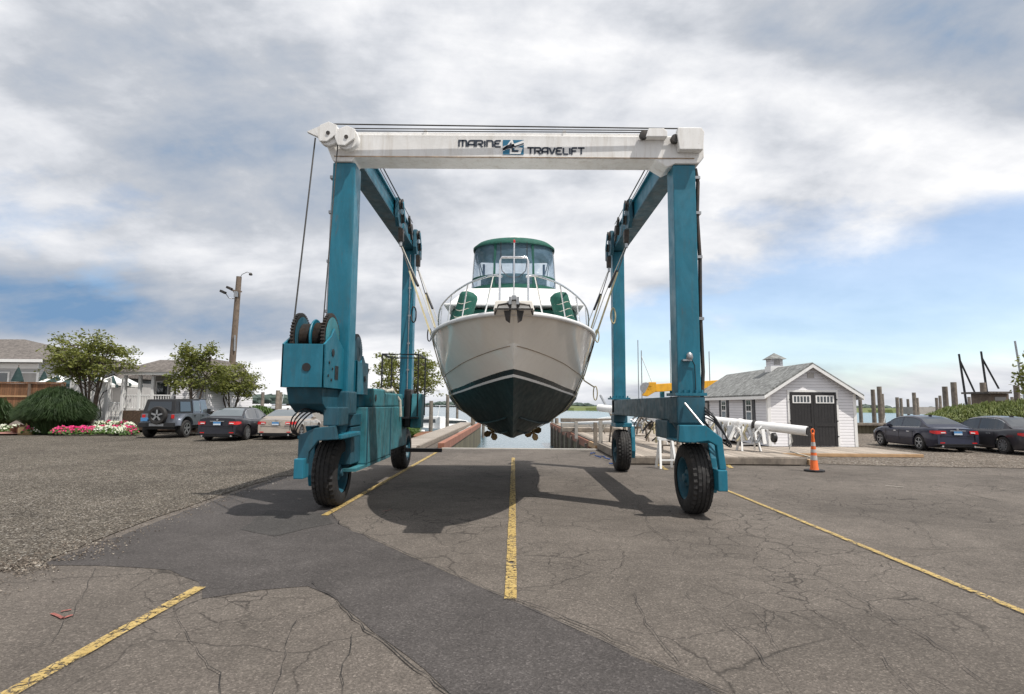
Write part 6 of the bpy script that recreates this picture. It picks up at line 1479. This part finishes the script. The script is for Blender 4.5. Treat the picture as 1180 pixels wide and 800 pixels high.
# ------------------------------------------------------------------ yellow boom machine beyond the shed
t = thing('boom_lift', 'yellow telescopic boom reaching behind the shed', 'boom lift', P(800, 470, 37))
a = P(752, 447.5, 36); b = P(850, 441, 39); MB().bar(a, b, .42, .5).build('boom', 'yellow_crane', t, bevel=.03)
MB().bar(a+(b-a)*.35, b+(b-a)*.5, .34, .38).build('inner_boom', 'yellow_crane', t)
c = P(748, 446, 36); MB().prism([(c.x-.45, c.z-.55), (c.x-.15, c.z-.6), (c.x+.45, c.z-.25), (c.x+.4, c.z+.3), (c.x+.0, c.z+.3)], 'y', 35.8, 36.2).build('boom_head', 'yellow_crane', t, bevel=.03)
MB().lathe(P(744, 447, 35.9), [(.05, -.1), (.34, -.1), (.34, .1), (.05, .1)], 'y', 18).build('disc_cover', 'galv', t)
c = P(763, 455, 37); MB().box(c.x-.13, c.x+.13, 36.9, 37.1, .0, c.z+.2).build('support_post', 'teal', t)
c = P(810, 470, 40); MB().box(c.x-1.3, c.x+1.6, 39, 41, .3, 1.9).build('chassis', 'yellow_crane', t, bevel=.08)
for x in (c.x-.9, c.x+1.2): MB().lathe((x, 38.9, .5), [(.2, -.2), (.5, -.2), (.5, .15), (.2, .15)], 'y', 18).build('wheel', 'rubber', t)
# ------------------------------------------------------------------ pilings, boats, far shore
pil = [(991, 460, 48, .15), (1005.6, 449, 46, .16), (1013, 445.6, 45, .18), (1016.8, 454, 52, .12), (1033.6, 458, 52, .15), (1038, 459, 56, .14), (1046, 460, 58, .13), (1053, 452.5, 50, .16), (1056.8, 458.5, 55, .13), (1079, 458.5, 52, .13), (1083, 456, 54, .13), (1088.6, 445.6, 47, .21), (1098.6, 440.6, 46, .22), (1116.6, 457.5, 54, .14), (1124, 460, 56, .14), (1132.4, 441, 46.5, .23), (1166, 457.6, 55, .14), (1171, 444.5, 46, .22),
       (545.5, 466, 50, .2), (303, 452, 66, .2), (320.5, 450, 60, .22), (323.5, 452, 62, .2), (288, 453, 64, .2), (497, 462, 56, .2), (516, 455, 58, .18), (527, 468, 66, .15), (641.5, 482, 49, .17), (636.5, 479, 60, .13), (557, 487, 60, .15)]
names = {0: 'beside the right wall of the white shed'}
for i, (px, py, Y_, r_) in enumerate(pil):
    a = P(px, py, Y_); lab = 'weathered mooring pile, '
    if px > 980:
        side = ['just right of the shed wall', 'shorter of the two tall ones right of the shed', 'taller of the two tall ones right of the shed', 'thin one close behind the taller pile by the shed', 'left one of the pair over the front of the dark blue sedan', 'right one of the pair over the front of the dark blue sedan', 'short single one above the sedan windscreen', 'taller one above the sedan roof', 'shorter one right of the tall pile above the sedan roof', 'short one at the left end of the shore grass', 'short one left of the two thick piles', 'left of the two thick piles above the shore grass', 'tallest of the thick piles above the shore grass', 'short one between the leaning masts', 'short one left of the small hut', 'thick one against the left side of the hut', 'short one right of the small hut', 'thick one near the right edge of the photo'][i]
    else: side = {545.5: 'at the outer end of the left slip wall', 303: 'left of the distant white boats', 320.5: 'left one of a close pair behind the champagne sedan', 323.5: 'right one of a close pair behind the champagne sedan', 288: 'above the green bush behind the sedans', 497: 'beside the moored boats left of the slip', 516: 'just left of the hanging hull', 527: 'under the left side of the hanging hull', 641.5: 'at the outer end of the right slip wall', 636.5: 'thin one out in the water right of the hull', 557: 'thin one seen in the slip left of the keel'}[px]
    world(); o = MB().tube([(a.x, a.y, -3), (a.x, a.y, 0), (a.x, a.y, a.z)], [r_*1.05, r_, r_*.93], 12).build('mooring_pile', 'piling', smooth=40, org=(a.x, a.y, -1.6)); tag(o, lab+side, 'piling', 'mooring piles')
def moored(label, x, y, L, rz, cab=True, cover=None, z=-1.6, sc=1.0):
    t = local('moored_boat', label, 'boat', (x, y, z), rz, 'boats moored in the marina')
    w = L*.16; rows = []
    for k in range(9):
        u = k/8; hw = w*(1-max(0, (u-.45)/.55)**2.2); zs = (.85+.55*u*u)*sc
        rows.append([Vector((-hw, L*(u-.5), zs)), Vector((-hw*.82, L*(u-.5)*.97, .1)), Vector((0, L*(u-.5)*.93, -.3)), Vector((hw*.82, L*(u-.5)*.97, .1)), Vector((hw, L*(u-.5), zs))])
    m = MB().grid(rows); m.add(rows[0], [(0, 1, 2, 3, 4)]); m.build('hull', 'boat_white', t, smooth=50)
    MB().grid([[r[0], (r[0]+r[4])/2+Vector((0, 0, .06)), r[4]] for r in rows]).build('deck', 'boat_white', t)
    if cab:
        h0 = .85*sc; MB().prism([(-L*.22, h0), (L*.22, h0+.25), (L*.14, h0+.85*sc), (-L*.05, h0+1.1*sc), (-L*.22, h0+1.1*sc)], 'x', -w*.72, w*.72).build('cabin', 'boat_white', t, bevel=.05)
        for s in (-1, 1): MB().prism([(-L*.16, h0+.55*sc), (L*.14, h0+.55*sc), (L*.11, h0+.82*sc), (-L*.16, h0+.9*sc)], 'x', *sorted((s*w*.725, s*w*.735))).build('window', 'win_glass', t)
        MB().tube([(0, -L*.15, h0+1.1*sc), (0, -L*.18, h0+2.2*sc)], .03, 6).build('aerial', 'trim', t)
    if cover: MB().prism([(-L*.45, .9*sc), (-L*.05, .95*sc), (-L*.1, 1.7*sc), (-L*.4, 1.6*sc)], 'x', -w*.8, w*.8).build('canvas_cover', cover, t, bevel=.08)
    MB().box(-w*1.01, w*1.01, -L*.5-.02, -L*.5-.005, .55, .62).build('boot_line', 'navy', t)
    return t
moored('white cabin boat moored behind the bush, nearest the plank walkway', -9.2, 45, 8, R(70), sc=1.2)
moored('white motor boat moored behind the first one, seen over its bow', -12.5, 52, 9, R(100), sc=1.2)
moored('low white boat moored left of the hanging hull', -9.0, 60, 8, R(80), sc=1.1)
moored('white boat directly left of the slip mouth', -6.0, 62, 7, R(-70), sc=1.0)
moored('white cabin cruiser in the gap left of the blue winch housing', -30.5, 72, 10, R(80), sc=1.6)
moored('large white cruiser behind the others in the left marina', -27.0, 80, 12, R(95), sc=1.8)
moored('white cruiser between the small trees and the green bush', -35.0, 76, 11, R(85), sc=1.7)
moored('white boat behind the utility pole foot', -41.0, 74, 10, R(80), sc=1.6)
moored('white boat with a blue cover moored right of the shed', 31.5, 50.5, 7, R(80), cover='navy', sc=.9)
moored('white runabout with a dark windscreen behind the front of the dark blue sedan', 34.8, 49, 8, R(85), sc=1.05)
moored('white boat behind the roof of the dark blue sedan', 40.5, 54, 9, R(92), sc=1.1)
moored('white boat seen above the dock near the right rear wheel', 12.0, 75, 8, R(80), sc=1.0)
def sailboat(label, px, py, Y_, dark=False, lean=0, stay=None, r_=.07):
    tp = P(px, py, Y_); t = thing('sailboat', label, 'sailboat', (tp.x, Y_, -1.6), 'sailboats beyond the dock'); mt = 'black' if dark else 'galv'
    bx = tp.x+lean; rows = []
    for k in range(9):
        u = k/8; hw = 1.3*math.sin(PI*(.12+.88*(1-u))) if u > .1 else 1.0
        hw = max(.02, hw); rows.append([Vector((bx-hw, Y_-4+u*8, -.6+.2*u)), Vector((bx, Y_-4+u*8, -1.9)), Vector((bx+hw, Y_-4+u*8, -.6+.2*u))])
    m = MB().grid(rows); m.grid([[r[0], r[2]] for r in rows]); m.build('hull', 'boat_white', t)
    MB().tube([(bx, Y_, -.6), (tp.x, Y_, tp.z)], [r_, r_*.8], 8).build('mast', mt, t)
    MB().bar((bx, Y_, 0.3), (bx+.2, Y_-3.0, .35), .12, .12).build('boom', mt, t)
    if stay: q = P(stay[0], stay[1], Y_-.2); s0 = tp.lerp(Vector((bx, Y_, -.6)), .08); MB().tube([s0, q], r_*.75, 6).build('furled_sail', mt if dark else 'trim', t)
sailboat('distant sailboat with a tall bare mast, leftmost beside the rear right leg', 735, 392, 95, r_=.09)
sailboat('distant sailboat whose pale mast has a slanting stay left of the yellow boom', 739, 404, 85, stay=(751, 440), r_=.09)
sailboat('distant sailboat with its mast just left of the front right leg', 772, 392, 90, r_=.09)
sailboat('distant sailboat with its mast rising above the shed roof end', 817, 405, 90, r_=.09)
sailboat('sailboat with a dark leaning mast and stay, left one above the shore grass', 1105, 408, 50, True, .55, (1131, 469), .10)
sailboat('sailboat with a dark leaning mast and stay beside the small hut', 1130.5, 405, 50, True, .5, (1151, 448), .10)
sailboat('sailboat with a tall grey mast near the right edge of the photo', 1169.5, 393, 52, False, .7, None, .10)
h0 = P(1137, 466, 45.5); h1 = P(1156, 454, 45.5); t = thing('dock_hut', 'small dark hut with an overhanging flat roof above the shore grass', 'hut', ((h0.x+h1.x)/2, 45.5, 0))
MB().box(h0.x, h1.x, 45, 47, .4, h1.z).build('wall', 'pole', t); r1 = P(1161, 450, 45); r0 = P(1135, 453, 45); MB().box(r0.x, r1.x, 44.6, 47.4, h1.z+.005, h1.z+.16).build('roof', 'shingle2', t, bevel=.01); MB().box(h0.x+.25, h1.x-.25, 44.97, 44.996, h1.z-.55, h1.z-.25).build('shutter', 'far_wall', t)
a = P(1080, 466.5, 56); b = P(1135, 466, 56); t = thing('floating_dock', 'pale floating dock with boats behind the shore grass', 'dock', (a.x, 56, -1.6)); MB().box(a.x-3, b.x, 55, 57, 1.2, 1.9).build('deck_edge', 'concrete', t)
# far marsh and woods
rnd = random.Random(77)
m = MB(); N_ = 90; rows0, rows1, rows2 = [], [], []
for k in range(N_+1):
    x = -30+k*9.0; j = rnd.uniform(-8, 8)
    rows0.append(Vector((x, 395+j, -1.7))); rows1.append(Vector((x, 397+j, .35+rnd.uniform(-.3, .3)))); rows2.append(Vector((x, 640, 1.3+rnd.uniform(-.3, .3))))
m.grid([rows0, rows1, [a.lerp(b, .4)+Vector((0, 0, rnd.uniform(-.3, .3))) for a, b in zip(rows1, rows2)], rows2])
world(); struct(m, 'marsh_island', 'marsh')
def woods(label, x0, x1, Y_, h, n, seed):
    rnd = random.Random(seed); m = MB()
    for i in range(n):
        x = x0+(x1-x0)*rnd.random(); hh = h*(.45+.55*abs(math.sin(x*.013+seed)*math.cos(x*.031)))*rnd.uniform(.7, 1.1); y = Y_+rnd.uniform(0, 60); r_ = hh*rnd.uniform(.5, .8)
        vs = []; 
        for a in range(5):
            for b in range(8):
                th = a/4*PI*.6; ph = b*PI/4; q = rnd.uniform(.8, 1.15); vs.append((x+r_*1.6*math.sin(th)*math.cos(ph)*q, y+r_*math.sin(th)*math.sin(ph)*q, -1.6+hh*(math.cos(th)*q*.5+.5)))
        m.add(vs, [(a*8+b, a*8+(b+1) % 8, (a+1)*8+(b+1) % 8, (a+1)*8+b) for a in range(4) for b in range(8)])
    world(); o = m.build('far_woods', 'far_leaf', recalc=False); tag(o, label, 'woods', kind='stuff')
woods('thin line of far trees beyond the marsh on the right', 30, 1100, 950, 8.5, 340, 3)
woods('taller wooded shore beyond the marina on the left', -900, -150, 480, 13, 420, 5)
woods('low wooded shore in the middle distance behind the slip', -160, 60, 900, 9, 90, 6)
struct(MB().box(-1200, -130, 470, 560, -1.7, -.6).box(-400, 1600, 930, 1100, -1.7, -.3), 'far_shore', 'soil')
world()
# a dropped leaf and bits of litter on the asphalt
